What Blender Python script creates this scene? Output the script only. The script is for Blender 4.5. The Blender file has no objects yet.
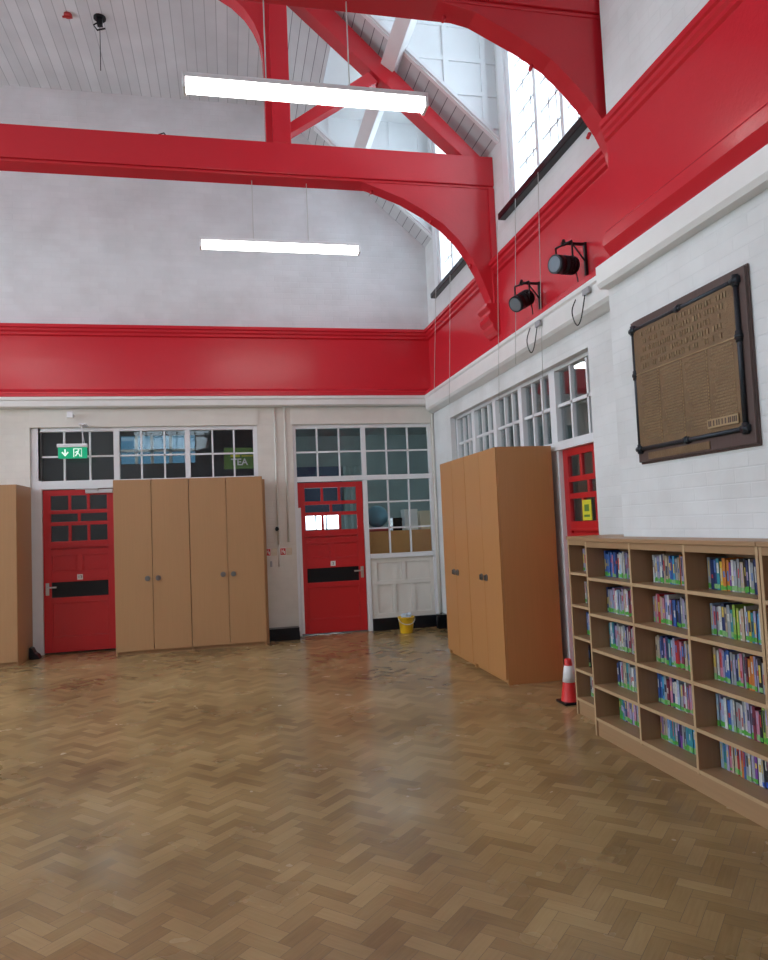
import bpy, bmesh, math, random
from mathutils import Vector, Matrix
random.seed(7)
C = bpy.context.scene.collection
scene = bpy.context.scene
PI = math.pi

# ------------------------------------------------------------------ camera
cam_d = bpy.data.cameras.new('camera'); cam = bpy.data.objects.new('camera', cam_d); C.objects.link(cam)
yaw, pitch, roll, FPX = 0.211640, 0.0612663, -0.04232, 722.387
Fv = Vector((math.sin(yaw)*math.cos(pitch), math.cos(yaw)*math.cos(pitch), math.sin(pitch)))
Rv = Vector((math.cos(yaw), -math.sin(yaw), 0)); Uv = Rv.cross(Fv)
R2 = math.cos(roll)*Rv + math.sin(roll)*Uv; U2 = -math.sin(roll)*Rv + math.cos(roll)*Uv
m = Matrix((R2, U2, -Fv)).transposed().to_4x4(); m.translation = Vector((0, 0, 1.5))
cam.matrix_world = m
cam_d.sensor_fit = 'VERTICAL'; cam_d.sensor_height = 36.0; cam_d.lens = FPX/960*36.0
cam_d.clip_start = 0.05; cam_d.clip_end = 200
scene.camera = cam

# ------------------------------------------------------------------ world, portals, exposure
world = bpy.data.worlds.new('overcast_sky'); scene.world = world; world.use_nodes = True
bg = world.node_tree.nodes['Background']
bg.inputs[0].default_value = (0.80, 0.92, 1.0, 1); bg.inputs[1].default_value = 5.0
vs = scene.view_settings
vs.view_transform = 'Standard'; vs.look = 'None'; vs.gamma = 1.0; vs.use_curve_mapping = False
vs.exposure = 0.50
def portal(name, loc, direction, sx, sy):
    l = bpy.data.lights.new(name, 'AREA'); l.shape = 'RECTANGLE'; l.size = sx; l.size_y = sy
    l.energy = 1; l.cycles.is_portal = True
    o = bpy.data.objects.new(name, l); C.objects.link(o); o.location = loc
    d = Vector(direction).normalized()
    o.rotation_euler = d.to_track_quat('-Z', 'Y').to_euler()
TUBE = 7.5       # emission strength of the fluorescent diffusers

# ------------------------------------------------------------------ materials
def new_mat(name):
    mt = bpy.data.materials.new(name); mt.use_nodes = True
    return mt, mt.node_tree.nodes, mt.node_tree.links, mt.node_tree.nodes['Principled BSDF']
def mat(name, col, rough=0.5, metal=0.0, noise=0.06, nscale=6.0, bump=0.0, bscale=60.0, spec=0.5, emit=None, coat=0.0):
    mt, N, L, P = new_mat(name)
    P.inputs['Roughness'].default_value = rough; P.inputs['Metallic'].default_value = metal
    P.inputs['Specular IOR Level'].default_value = spec
    P.inputs['Coat Weight'].default_value = coat; P.inputs['Coat Roughness'].default_value = 0.12
    tc = N.new('ShaderNodeTexCoord'); nz = N.new('ShaderNodeTexNoise'); nz.inputs['Scale'].default_value = nscale
    nz.inputs['Detail'].default_value = 5
    L.new(tc.outputs['Object'], nz.inputs['Vector'])
    mx = N.new('ShaderNodeMix'); mx.data_type = 'RGBA'
    c = Vector(col[:3])
    mx.inputs[6].default_value = (*(c*(1-noise*1.6)), 1); mx.inputs[7].default_value = (*[min(1, v) for v in c*(1+noise*1.6)], 1)
    L.new(nz.outputs['Fac'], mx.inputs[0]); L.new(mx.outputs[2], P.inputs['Base Color'])
    if bump > 0:
        n2 = N.new('ShaderNodeTexNoise'); n2.inputs['Scale'].default_value = bscale; n2.inputs['Detail'].default_value = 4
        L.new(tc.outputs['Object'], n2.inputs['Vector'])
        b = N.new('ShaderNodeBump'); b.inputs['Strength'].default_value = bump; b.inputs['Distance'].default_value = 0.01
        L.new(n2.outputs['Fac'], b.inputs['Height']); L.new(b.outputs['Normal'], P.inputs['Normal'])
    if emit:
        P.inputs['Emission Color'].default_value = (*emit[0], 1); P.inputs['Emission Strength'].default_value = emit[1]
    return mt

def brick_mat(name, col, mortar, axis, rough=0.55):
    # painted brickwork; axis 'X' for a wall facing +-Y, 'Y' for a wall facing +-X
    mt, N, L, P = new_mat(name)
    tc = N.new('ShaderNodeTexCoord'); sp = N.new('ShaderNodeSeparateXYZ'); cb = N.new('ShaderNodeCombineXYZ')
    L.new(tc.outputs['Object'], sp.inputs[0])
    L.new(sp.outputs[0 if axis == 'X' else 1], cb.inputs[0]); L.new(sp.outputs[2], cb.inputs[1])
    br = N.new('ShaderNodeTexBrick'); br.inputs['Scale'].default_value = 1.0
    br.inputs['Brick Width'].default_value = 0.235; br.inputs['Row Height'].default_value = 0.082
    br.inputs['Mortar Size'].default_value = 0.005; br.inputs['Mortar Smooth'].default_value = 0.6
    br.inputs['Color1'].default_value = (*col, 1); br.inputs['Color2'].default_value = (*[v*0.96 for v in col], 1)
    br.inputs['Mortar'].default_value = (*mortar, 1)
    L.new(cb.outputs[0], br.inputs['Vector'])
    nz = N.new('ShaderNodeTexNoise'); nz.inputs['Scale'].default_value = 1.7; nz.inputs['Detail'].default_value = 6
    L.new(tc.outputs['Object'], nz.inputs['Vector'])
    mx = N.new('ShaderNodeMix'); mx.data_type = 'RGBA'; mx.blend_type = 'MULTIPLY'; mx.inputs[0].default_value = 1
    rp = N.new('ShaderNodeValToRGB'); rp.color_ramp.elements[0].color = (0.86, 0.85, 0.84, 1); rp.color_ramp.elements[0].position = 0.3
    rp.color_ramp.elements[1].position = 0.6
    L.new(nz.outputs['Fac'], rp.inputs[0]); L.new(br.outputs['Color'], mx.inputs[6]); L.new(rp.outputs[0], mx.inputs[7])
    L.new(mx.outputs[2], P.inputs['Base Color']); P.inputs['Roughness'].default_value = rough
    iv = N.new('ShaderNodeMath'); iv.operation = 'SUBTRACT'; iv.inputs[0].default_value = 1; L.new(br.outputs['Fac'], iv.inputs[1])
    n2 = N.new('ShaderNodeTexNoise'); n2.inputs['Scale'].default_value = 25; L.new(tc.outputs['Object'], n2.inputs['Vector'])
    ad = N.new('ShaderNodeMath'); ad.operation = 'MULTIPLY_ADD'; L.new(n2.outputs['Fac'], ad.inputs[0]); ad.inputs[1].default_value = 0.5; L.new(iv.outputs[0], ad.inputs[2])
    b = N.new('ShaderNodeBump'); b.inputs['Strength'].default_value = 0.35; b.inputs['Distance'].default_value = 0.005
    L.new(ad.outputs[0], b.inputs['Height']); L.new(b.outputs['Normal'], P.inputs['Normal'])
    return mt

def plank_mat(name, col, step=0.13, kx=1.0, axis=0, groove=(0.16, 0.17, 0.19)):
    # painted match boarding: boards run along Y, one board every `step` metres
    mt, N, L, P = new_mat(name)
    tc = N.new('ShaderNodeTexCoord'); sp = N.new('ShaderNodeSeparateXYZ'); L.new(tc.outputs['Object'], sp.inputs[0])
    a = N.new('ShaderNodeMath'); a.operation = 'MULTIPLY'; a.inputs[1].default_value = kx/step; L.new(sp.outputs[axis], a.inputs[0])
    f = N.new('ShaderNodeMath'); f.operation = 'FRACT'; L.new(a.outputs[0], f.inputs[0])
    lt = N.new('ShaderNodeMath'); lt.operation = 'LESS_THAN'; lt.inputs[1].default_value = 0.07; L.new(f.outputs[0], lt.inputs[0])
    fl = N.new('ShaderNodeMath'); fl.operation = 'FLOOR'; L.new(a.outputs[0], fl.inputs[0])
    wn = N.new('ShaderNodeTexWhiteNoise'); wn.noise_dimensions = '1D'; L.new(fl.outputs[0], wn.inputs['W'])
    mr = N.new('ShaderNodeMapRange'); mr.inputs[3].default_value = 0.9; mr.inputs[4].default_value = 1.03; L.new(wn.outputs['Value'], mr.inputs[0])
    nz = N.new('ShaderNodeTexNoise'); nz.inputs['Scale'].default_value = 2.2; nz.inputs['Detail'].default_value = 6
    L.new(tc.outputs['Object'], nz.inputs['Vector'])
    m2 = N.new('ShaderNodeMapRange'); m2.inputs[1].default_value = 0.35; m2.inputs[2].default_value = 0.7; m2.inputs[3].default_value = 0.88; m2.inputs[4].default_value = 1.0
    L.new(nz.outputs['Fac'], m2.inputs[0])
    mu = N.new('ShaderNodeMath'); mu.operation = 'MULTIPLY'; L.new(mr.outputs[0], mu.inputs[0]); L.new(m2.outputs[0], mu.inputs[1])
    c1 = N.new('ShaderNodeMix'); c1.data_type = 'RGBA'; c1.blend_type = 'MULTIPLY'; c1.inputs[0].default_value = 1
    c1.inputs[6].default_value = (*col, 1); L.new(mu.outputs[0], c1.inputs[7])
    mx = N.new('ShaderNodeMix'); mx.data_type = 'RGBA'; L.new(lt.outputs[0], mx.inputs[0])
    L.new(c1.outputs[2], mx.inputs[6]); mx.inputs[7].default_value = (*groove, 1)
    L.new(mx.outputs[2], P.inputs['Base Color']); P.inputs['Roughness'].default_value = 0.5
    return mt

def gloss_paint(name, col, rough=0.22, bump=0.25):
    mt, N, L, P = new_mat(name)
    P.inputs['Roughness'].default_value = rough; P.inputs['Specular IOR Level'].default_value = 0.5
    P.inputs['Base Color'].default_value = (*col, 1)
    tc = N.new('ShaderNodeTexCoord')
    nz = N.new('ShaderNodeTexNoise'); nz.inputs['Scale'].default_value = 45; nz.inputs['Detail'].default_value = 3; L.new(tc.outputs['Object'], nz.inputs['Vector'])
    n2 = N.new('ShaderNodeTexNoise'); n2.inputs['Scale'].default_value = 3; L.new(tc.outputs['Object'], n2.inputs['Vector'])
    ad = N.new('ShaderNodeMath'); ad.operation = 'MULTIPLY_ADD'; ad.inputs[1].default_value = 4; L.new(n2.outputs['Fac'], ad.inputs[0]); L.new(nz.outputs['Fac'], ad.inputs[2])
    b = N.new('ShaderNodeBump'); b.inputs['Strength'].default_value = bump; b.inputs['Distance'].default_value = 0.004
    L.new(ad.outputs[0], b.inputs['Height']); L.new(b.outputs['Normal'], P.inputs['Normal'])
    return mt

def laminate(name, col, rough=0.42, axis='Z', contrast=0.06):
    mt, N, L, P = new_mat(name)
    tc = N.new('ShaderNodeTexCoord'); mp = N.new('ShaderNodeMapping')
    mp.inputs['Scale'].default_value = {'Z': (60, 60, 2.0), 'Y': (60, 2.0, 60), 'X': (2.0, 60, 60)}[axis]
    L.new(tc.outputs['Object'], mp.inputs[0])
    nz = N.new('ShaderNodeTexNoise'); nz.inputs['Scale'].default_value = 1.0; nz.inputs['Detail'].default_value = 4; L.new(mp.outputs[0], nz.inputs['Vector'])
    mx = N.new('ShaderNodeMix'); mx.data_type = 'RGBA'; c = Vector(col)
    mx.inputs[6].default_value = (*(c*(1-contrast*2)), 1); mx.inputs[7].default_value = (*(c*(1+contrast*2)), 1)
    L.new(nz.outputs['Fac'], mx.inputs[0]); L.new(mx.outputs[2], P.inputs['Base Color']); P.inputs['Roughness'].default_value = rough
    return mt

def glass_mat(name, tint=(0.93, 0.97, 0.98), refl=1.0):
    mt = bpy.data.materials.new(name); mt.use_nodes = True; N = mt.node_tree.nodes; L = mt.node_tree.links; N.clear()
    o = N.new('ShaderNodeOutputMaterial'); t = N.new('ShaderNodeBsdfTransparent'); t.inputs[0].default_value = (*tint, 1)
    g = N.new('ShaderNodeBsdfGlossy'); g.inputs['Roughness'].default_value = 0.02
    fr = N.new('ShaderNodeFresnel'); fr.inputs[0].default_value = 1.5
    tc = N.new('ShaderNodeTexCoord'); nz = N.new('ShaderNodeTexNoise'); nz.inputs['Scale'].default_value = 3.0; L.new(tc.outputs['Object'], nz.inputs['Vector'])
    b = N.new('ShaderNodeBump'); b.inputs['Strength'].default_value = 0.06; b.inputs['Distance'].default_value = 0.02
    L.new(nz.outputs['Fac'], b.inputs['Height']); L.new(b.outputs['Normal'], g.inputs['Normal'])
    k = N.new('ShaderNodeMath'); k.operation = 'MULTIPLY'; k.inputs[1].default_value = refl; L.new(fr.outputs[0], k.inputs[0])
    mx = N.new('ShaderNodeMixShader'); L.new(k.outputs[0], mx.inputs[0]); L.new(t.outputs[0], mx.inputs[1]); L.new(g.outputs[0], mx.inputs[2])
    L.new(mx.outputs[0], o.inputs[0])
    return mt

def floor_mat():
    mt, N, L, P = new_mat('oak_parquet_block')
    at = N.new('ShaderNodeAttribute'); at.attribute_name = 'tone'; uv = N.new('ShaderNodeUVMap'); uv.uv_map = 'UVMap'
    tc = N.new('ShaderNodeTexCoord')
    mp = N.new('ShaderNodeMapping'); mp.inputs['Scale'].default_value = (7, 90, 1); L.new(uv.outputs[0], mp.inputs[0])
    gr = N.new('ShaderNodeTexNoise'); gr.inputs['Scale'].default_value = 1; gr.inputs['Detail'].default_value = 5; L.new(mp.outputs[0], gr.inputs['Vector'])
    rp = N.new('ShaderNodeValToRGB'); e = rp.color_ramp.elements
    e[0].position = 0.0; e[0].color = (0.185, 0.115, 0.048, 1); e[1].position = 1.0; e[1].color = (0.57, 0.425, 0.21, 1)
    for p, c in ((0.3, (0.285, 0.188, 0.082, 1)), (0.62, (0.385, 0.265, 0.120, 1)), (0.85, (0.47, 0.335, 0.158, 1))):
        q = e.new(p); q.color = c
    big = N.new('ShaderNodeTexNoise'); big.inputs['Scale'].default_value = 0.9; big.inputs['Detail'].default_value = 5; L.new(tc.outputs['Object'], big.inputs['Vector'])
    a1 = N.new('ShaderNodeMath'); a1.operation = 'MULTIPLY_ADD'; a1.inputs[1].default_value = 0.42; L.new(at.outputs['Fac'], a1.inputs[0])
    g1 = N.new('ShaderNodeMath'); g1.operation = 'MULTIPLY_ADD'; g1.inputs[1].default_value = 0.30; g1.inputs[2].default_value = -0.68; L.new(gr.outputs['Fac'], g1.inputs[0])
    g2 = N.new('ShaderNodeMath'); g2.operation = 'MULTIPLY_ADD'; g2.inputs[1].default_value = 1.5; L.new(big.outputs['Fac'], g2.inputs[0]); L.new(g1.outputs[0], g2.inputs[2])
    L.new(g2.outputs[0], a1.inputs[2]); L.new(a1.outputs[0], rp.inputs[0]); L.new(rp.outputs[0], P.inputs['Base Color'])
    # worn lacquer: the gloss varies across the hall
    wr = N.new('ShaderNodeTexNoise'); wr.inputs['Scale'].default_value = 2.5; wr.inputs['Detail'].default_value = 4; L.new(tc.outputs['Object'], wr.inputs['Vector'])
    mr = N.new('ShaderNodeMapRange'); mr.inputs[1].default_value = 0.3; mr.inputs[2].default_value = 0.7; mr.inputs[3].default_value = 0.17; mr.inputs[4].default_value = 0.30
    L.new(wr.outputs['Fac'], mr.inputs[0]); L.new(mr.outputs[0], P.inputs['Roughness'])
    P.inputs['Specular IOR Level'].default_value = 0.5
    nt = N.new('ShaderNodeAttribute'); nt.attribute_name = 'tone'
    wb = N.new('ShaderNodeTexNoise'); wb.inputs['Scale'].default_value = 9; wb.inputs['Detail'].default_value = 3; L.new(tc.outputs['Object'], wb.inputs['Vector'])
    b = N.new('ShaderNodeBump'); b.inputs['Strength'].default_value = 0.14; b.inputs['Distance'].default_value = 0.006
    L.new(wb.outputs['Fac'], b.inputs['Height']); L.new(b.outputs['Normal'], P.inputs['Normal'])
    return mt

M = {
 'brick_up': brick_mat('white_painted_brick_gable', (0.78, 0.80, 0.82), (0.75, 0.77, 0.79), 'X'),
 'brick_low': brick_mat('cream_painted_brick', (0.76, 0.735, 0.67), (0.73, 0.705, 0.645), 'X'),
 'brick_r': brick_mat('white_painted_brick_side', (0.80, 0.82, 0.82), (0.77, 0.79, 0.79), 'Y'),
 'plaster': mat('white_plaster', (0.78, 0.78, 0.78), 0.6, noise=0.03, bump=0.1),
 'boards': plank_mat('white_ceiling_boards', (0.74, 0.75, 0.77), groove=(0.42, 0.43, 0.45)),
 'boards_s': plank_mat('white_sloping_boards', (0.70, 0.72, 0.74), kx=1.345),
 'white': mat('white_gloss_paint', (0.80, 0.82, 0.84), 0.3, noise=0.03),
 'cream': mat('cream_gloss_paint', (0.74, 0.72, 0.66), 0.35, noise=0.04),
 'cornice': mat('white_cornice_paint', (0.80, 0.80, 0.78), 0.35, noise=0.03),
 'cheek': mat('white_panel_paint', (0.84, 0.88, 0.90), 0.45, noise=0.02),
 'red': gloss_paint('red_gloss_wall_paint', (0.62, 0.022, 0.036), 0.24, 0.3),
 'red_wood': gloss_paint('red_gloss_timber_paint', (0.62, 0.024, 0.038), 0.24, 0.25),
 'red_door': gloss_paint('red_door_paint', (0.56, 0.018, 0.022), 0.28, 0.1),
 'cab': laminate('beech_laminate', (0.43, 0.238, 0.108), 0.42, 'Z', 0.035),
 'cab_r': laminate('orange_beech_laminate', (0.48, 0.225, 0.078), 0.36, 'Z', 0.035),
 'shelf': laminate('oak_bookcase_board', (0.37, 0.220, 0.112), 0.42, 'Y', 0.06),
 'shelf_v': laminate('oak_bookcase_upright', (0.345, 0.195, 0.100), 0.42, 'Z', 0.06),
 'edge': laminate('bookcase_edging', (0.50, 0.34, 0.19), 0.4, 'Z', 0.03),
 'black': mat('black_paint', (0.010, 0.011, 0.014), 0.25, noise=0.05, spec=0.3),
 'blackm': mat('black_metal', (0.02, 0.02, 0.024), 0.4, 0.6, noise=0.05),
 'steel': mat('brushed_steel', (0.6, 0.6, 0.6), 0.3, 1.0, noise=0.04),
 'lockmetal': mat('dull_lock_metal', (0.22, 0.21, 0.20), 0.35, 0.8, noise=0.1),
 'iron': mat('dark_iron', (0.035, 0.042, 0.052), 0.42, 0.5, noise=0.15, bump=0.3),
 'oldwood': laminate('dark_old_oak', (0.085, 0.050, 0.042), 0.55, 'Z', 0.15),
 'bronze': mat('weathered_bronze', (0.20, 0.125, 0.062), 0.5, 0.35, noise=0.22, nscale=9, bump=0.5, bscale=90),
 'bronze_l': mat('raised_bronze_letters', (0.33, 0.235, 0.13), 0.45, 0.35, noise=0.2),
 'bronze_d': mat('bronze_divider', (0.40, 0.29, 0.16), 0.45, 0.4, noise=0.2),
 'glass': glass_mat('clear_window_glass', refl=0.55), 'glass_dirty': glass_mat('dusty_blue_glass', (0.10, 0.15, 0.18), 0.3),  # the second glass is tinted dark only to dim the sky behind it
 'glass_out': glass_mat('dormer_glass', (0.96, 0.98, 1.0), 0.12),
 'tube': mat('lit_diffuser', (0.9, 0.9, 0.9), 0.4, emit=((1.0, 0.985, 0.95), TUBE)),
 'green': mat('exit_sign_green', (0.0, 0.28, 0.13), 0.35, emit=((0.0, 0.42, 0.20), 0.35)),
 'signwhite': mat('white_sign_print', (0.85, 0.9, 0.85), 0.4, emit=((0.7, 1.0, 0.8), 0.35)),
 'print': mat('white_print', (0.85, 0.85, 0.82), 0.5),
 'fire_red': mat('sign_red', (0.60, 0.03, 0.03), 0.4),
 'tan': mat('faded_notice_paper', (0.66, 0.58, 0.42), 0.6),
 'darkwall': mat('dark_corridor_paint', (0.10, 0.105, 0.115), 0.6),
 'teal': mat('grey_green_classroom_paint', (0.30, 0.38, 0.38), 0.7, noise=0.12, nscale=2),
 'carpet': mat('classroom_carpet', (0.12, 0.12, 0.14), 0.9, noise=0.2, nscale=40),
 'cork': mat('tan_board', (0.82, 0.42, 0.15), 0.7, noise=0.1),
 'yellow': mat('yellow_plastic', (0.85, 0.52, 0.02), 0.35, noise=0.02),
 'cloth': mat('pale_blue_cloth', (0.55, 0.66, 0.75), 0.9, noise=0.15, nscale=30, bump=0.6),
 'curtain': mat('dark_red_curtain', (0.16, 0.02, 0.035), 0.8, noise=0.2),
 'blue': mat('blue_ball_paint', (0.16, 0.38, 0.50), 0.4, noise=0.2),
 'redbits': mat('red_box_card', (0.5, 0.05, 0.05), 0.5, noise=0.2),
 'cone': mat('red_cone_plastic', (0.72, 0.03, 0.03), 0.4, noise=0.03),
 'sleeve': mat('white_cone_sleeve', (0.85, 0.85, 0.85), 0.3, noise=0.02),
 'lime': mat('poster_green', (0.12, 0.24, 0.04), 0.5),
 'flyer': mat('yellow_notice', (0.72, 0.66, 0.04), 0.5),
 'conduit': mat('cream_conduit', (0.72, 0.70, 0.64), 0.4, noise=0.03),
 'cord': mat('pale_cord', (0.55, 0.55, 0.52), 0.7),
 'lens': mat('lamp_lens', (0.18, 0.22, 0.26), 0.12, 0.2, noise=0.1),
 'greyplastic': mat('grey_plastic', (0.35, 0.36, 0.38), 0.4),
}

# ------------------------------------------------------------------ mesh builder
ORG = {}
def back(Yp): return lambda u, d, z: (u, Yp - d, z)         # wall facing the camera, d out of the wall
def right(Xp): return lambda u, d, z: (Xp - d, u, z)        # wall on the right, u = Y
class MB:
    def __init__(s, xf=None): s.bm = bmesh.new(); s.xf = xf or (lambda a, b, c: (a, b, c)); s.mi = 0
    def v(s, a, b, c): return s.bm.verts.new(s.xf(a, b, c))
    def f(s, vs, smooth=False):
        try:
            f = s.bm.faces.new(vs); f.material_index = s.mi; f.smooth = smooth; return f
        except ValueError: pass
    def box(s, a0, a1, b0, b1, c0, c1):
        p = [s.v(a, b, c) for c in (c0, c1) for b in (b0, b1) for a in (a0, a1)]
        for q in ((0,1,3,2), (4,6,7,5), (0,4,5,1), (2,3,7,6), (0,2,6,4), (1,5,7,3)): s.f([p[i] for i in q])
        return s
    def prism(s, pts, b0, b1, plane='XZ'):
        # outline pts (a,c) pushed between b0 and b1
        mk = {'XZ': lambda p, b: s.v(p[0], b, p[1]), 'YZ': lambda p, b: s.v(b, p[0], p[1]), 'XY': lambda p, b: s.v(p[0], p[1], b)}[plane]
        A = [mk(p, b0) for p in pts]; B = [mk(p, b1) for p in pts]; n = len(pts)
        s.f(A); s.f(B[::-1])
        for i in range(n): s.f([A[i], A[(i+1) % n], B[(i+1) % n], B[i]])
        return s
    def cyl(s, p, q, r0, r1=None, n=12, caps=True, smooth=True):
        r1 = r0 if r1 is None else r1
        p = Vector(p); q = Vector(q); d = (q-p).normalized()
        u = d.orthogonal().normalized(); w = d.cross(u)
        A = []; B = []
        for i in range(n):
            t = 2*PI*i/n; e = u*math.cos(t) + w*math.sin(t)
            A.append(s.v(*(p+e*r0))); B.append(s.v(*(q+e*r1)))
        for i in range(n): s.f([A[i], A[(i+1) % n], B[(i+1) % n], B[i]], smooth)
        if caps: s.f(A[::-1]); s.f(B)
        return s
    def tube(s, pts, r, n=8):
        pts = [Vector(p) for p in pts]; rings = []
        u = None
        for i, p in enumerate(pts):
            d = (pts[min(i+1, len(pts)-1)] - pts[max(i-1, 0)]).normalized()
            if u is None: u = d.orthogonal().normalized()
            u = (u - d*u.dot(d)).normalized(); w = d.cross(u)
            rings.append([s.v(*(p + (u*math.cos(2*PI*k/n) + w*math.sin(2*PI*k/n))*r)) for k in range(n)])
        for a, b in zip(rings, rings[1:]):
            for k in range(n): s.f([a[k], a[(k+1) % n], b[(k+1) % n], b[k]], True)
        s.f(rings[0][::-1]); s.f(rings[-1]); return s
    def lathe(s, prof, c, n=24):
        rings = [[s.v(c[0]+r*math.cos(2*PI*k/n), c[1]+r*math.sin(2*PI*k/n), c[2]+z) for k in range(n)] for r, z in prof]
        for a, b in zip(rings, rings[1:]):
            for k in range(n): s.f([a[k], a[(k+1) % n], b[(k+1) % n], b[k]], True)
        return s
    def sphere(s, c, r, n=16, sz=1.0):
        return s.lathe([(max(r*math.sin(PI*i/n), 0.0005), -r*sz*math.cos(PI*i/n)) for i in range(n+1)], c, n)
    def build(s, name, m, parent=None, bevel=0.0, kind=None):
        bmesh.ops.recalc_face_normals(s.bm, faces=s.bm.faces[:])
        if parent is None:
            vs = s.bm.verts; lo = [min(v.co[i] for v in vs) for i in range(3)]; hi = [max(v.co[i] for v in vs) for i in range(3)]
            org = Vector(((lo[0]+hi[0])/2, (lo[1]+hi[1])/2, lo[2]))
            if kind == 'structure': org = Vector((0, 0, 0))
        else: org = ORG[parent.name]
        for v in s.bm.verts: v.co -= org
        me = bpy.data.meshes.new(name); s.bm.to_mesh(me); s.bm.free()
        for x in (m if isinstance(m, (list, tuple)) else [m]): me.materials.append(x)
        o = bpy.data.objects.new(name, me); C.objects.link(o)
        ORG[o.name] = org
        if parent is None: o.location = org
        else: o.parent = parent
        if bevel:
            b = o.modifiers.new('bevel', 'BEVEL'); b.width = bevel; b.segments = 2; b.limit_method = 'ANGLE'
        if kind: o['kind'] = kind
        return o
def tag(o, label=None, cat=None, group=None, kind=None):
    if label: o['label'] = label
    if cat: o['category'] = cat
    if group: o['group'] = group
    if kind: o['kind'] = kind
    return o
def empty(name, loc, label=None, cat=None, group=None, kind=None):
    o = bpy.data.objects.new(name, None); C.objects.link(o); o.location = loc; o.empty_display_size = 0.1
    ORG[o.name] = Vector(loc); return tag(o, label, cat, group, kind)
def copy_tree(o, parent=None, loc=None):
    c = o.copy(); C.objects.link(c); c.parent = parent
    if loc is not None: c.location = loc
    ORG[c.name] = Vector(loc) if loc is not None else (ORG[parent.name] if parent else ORG[o.name])
    for ch in list(o.children): copy_tree(ch, c)
    return c
def text_obj(body, size, m, parent, xf_loc, rot, name='lettering', bold=0.0):
    cu = bpy.data.curves.new(name, 'FONT'); cu.body = body; cu.size = size; cu.extrude = 0.001; cu.offset = bold
    cu.align_x = 'CENTER'; cu.align_y = 'CENTER'
    tmp = bpy.data.objects.new(name, cu); C.objects.link(tmp)
    dg = bpy.context.evaluated_depsgraph_get(); me = bpy.data.meshes.new_from_object(tmp.evaluated_get(dg))
    bpy.data.objects.remove(tmp); bpy.data.curves.remove(cu)
    me.materials.clear(); me.materials.append(m)
    o = bpy.data.objects.new(name, me); C.objects.link(o)
    o.parent = parent; o.location = Vector(xf_loc) - ORG[parent.name]; o.rotation_euler = rot
    return o

# ================================================================== THE SETTING
YB = 10.13; XR = 2.95; XN = 2.665; XNU = 2.735; XL = -8.95; YR = -4.0; YN = 4.57
ZE = 5.58; SL = 0.905; XF = 0.74; ZC = ZE + (XR-XF)*SL       # eaves, roof slope, fold, flat ceiling
XLF = 2*-3.0 - XF
def zs(x): return ZE + (XR-x)*SL

# herringbone floor
def herringbone():
    L_, W_ = 0.204, 0.068; g = 0.0006
    me = bpy.data.meshes.new('floor'); V = []; F = []; UV = []; T = []; MI = []
    c45 = math.cos(PI/4)
    V += [(XL-.2, YR-.2, -0.004), (XR+.4, YR-.2, -0.004), (XR+.4, YB+.5, -0.004), (XL-.2, YB+.5, -0.004)]; F.append((0, 1, 2, 3)); UV += [(0, 0)]*4; T.append(0); MI.append(1)
    R = 140
    for mcol in range(-66, 67):
        for k in range(-220, 221):
            for typ in (0, 1):
                ox = k*W_ + mcol*L_; oy = k*W_ - mcol*L_
                if typ == 0: x0, x1, y0, y1 = ox, ox+L_, oy, oy+W_
                else: x0, x1, y0, y1 = ox+L_, ox+L_+W_, oy+W_-L_, oy+W_
                cx, cy = (x0+x1)/2, (y0+y1)/2
                X = (cx-cy)*c45 - 3.0; Y = (cx+cy)*c45 + 3.0
                if X < XL or X > XR+0.1 or Y < YR or Y > YB+0.12: continue
                t = random.random(); q = []
                for (a, b) in ((x0+g, y0+g), (x1-g, y0+g), (x1-g, y1-g), (x0+g, y1-g)):
                    q.append(len(V)); V.append(((a-b)*c45-3.0, (a+b)*c45+3.0, 0.0))
                F.append(tuple(q)); T.append(t); MI.append(0)
                ru, rv = random.random()*50, random.random()*50
                if typ == 0: UV += [(ru, rv), (ru+L_, rv), (ru+L_, rv+W_), (ru, rv+W_)]
                else: UV += [(ru, rv), (ru, rv+W_), (ru+L_, rv+W_), (ru+L_, rv)]
    me.from_pydata(V, [], F)
    uvl = me.uv_layers.new(name='UVMap')
    flat = [c for uv in UV for c in uv]; uvl.data.foreach_set('uv', flat)
    at = me.attributes.new('tone', 'FLOAT', 'FACE'); at.data.foreach_set('value', T)
    me.polygons.foreach_set('material_index', MI)
    me.materials.append(floor_mat()); me.materials.append(mat('dark_joint', (0.045, 0.025, 0.012), 0.6))
    o = bpy.data.objects.new('floor', me); C.objects.link(o); o['kind'] = 'structure'
    return o
herringbone()

def S(mb, name, m): return mb.build(name, m, None, kind='structure')
# back wall: cream lower part with two openings, white gable above
LO0, LO1, MO0, MO1, OT = -2.53, 0.40, 0.89, 2.91, 2.95
w = MB()
w.box(XL, LO0, YB, YB+.25, 0, 3.25).box(LO0, LO1, YB, YB+.25, OT, 3.25).box(LO1, MO0, YB, YB+.25, 0, 3.25)
w.box(MO0, MO1, YB, YB+.25, OT, 3.25).box(MO1, XR+.3, YB, YB+.25, 0, 3.25)
w.mi = 1
w.prism([(XL, 3.25), (XR+.3, 3.25), (XR+.3, 8.2), (XL, 8.2)], YB, YB+.25)
S(w, 'wall_back', [M['brick_low'], M['brick_up']])
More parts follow.
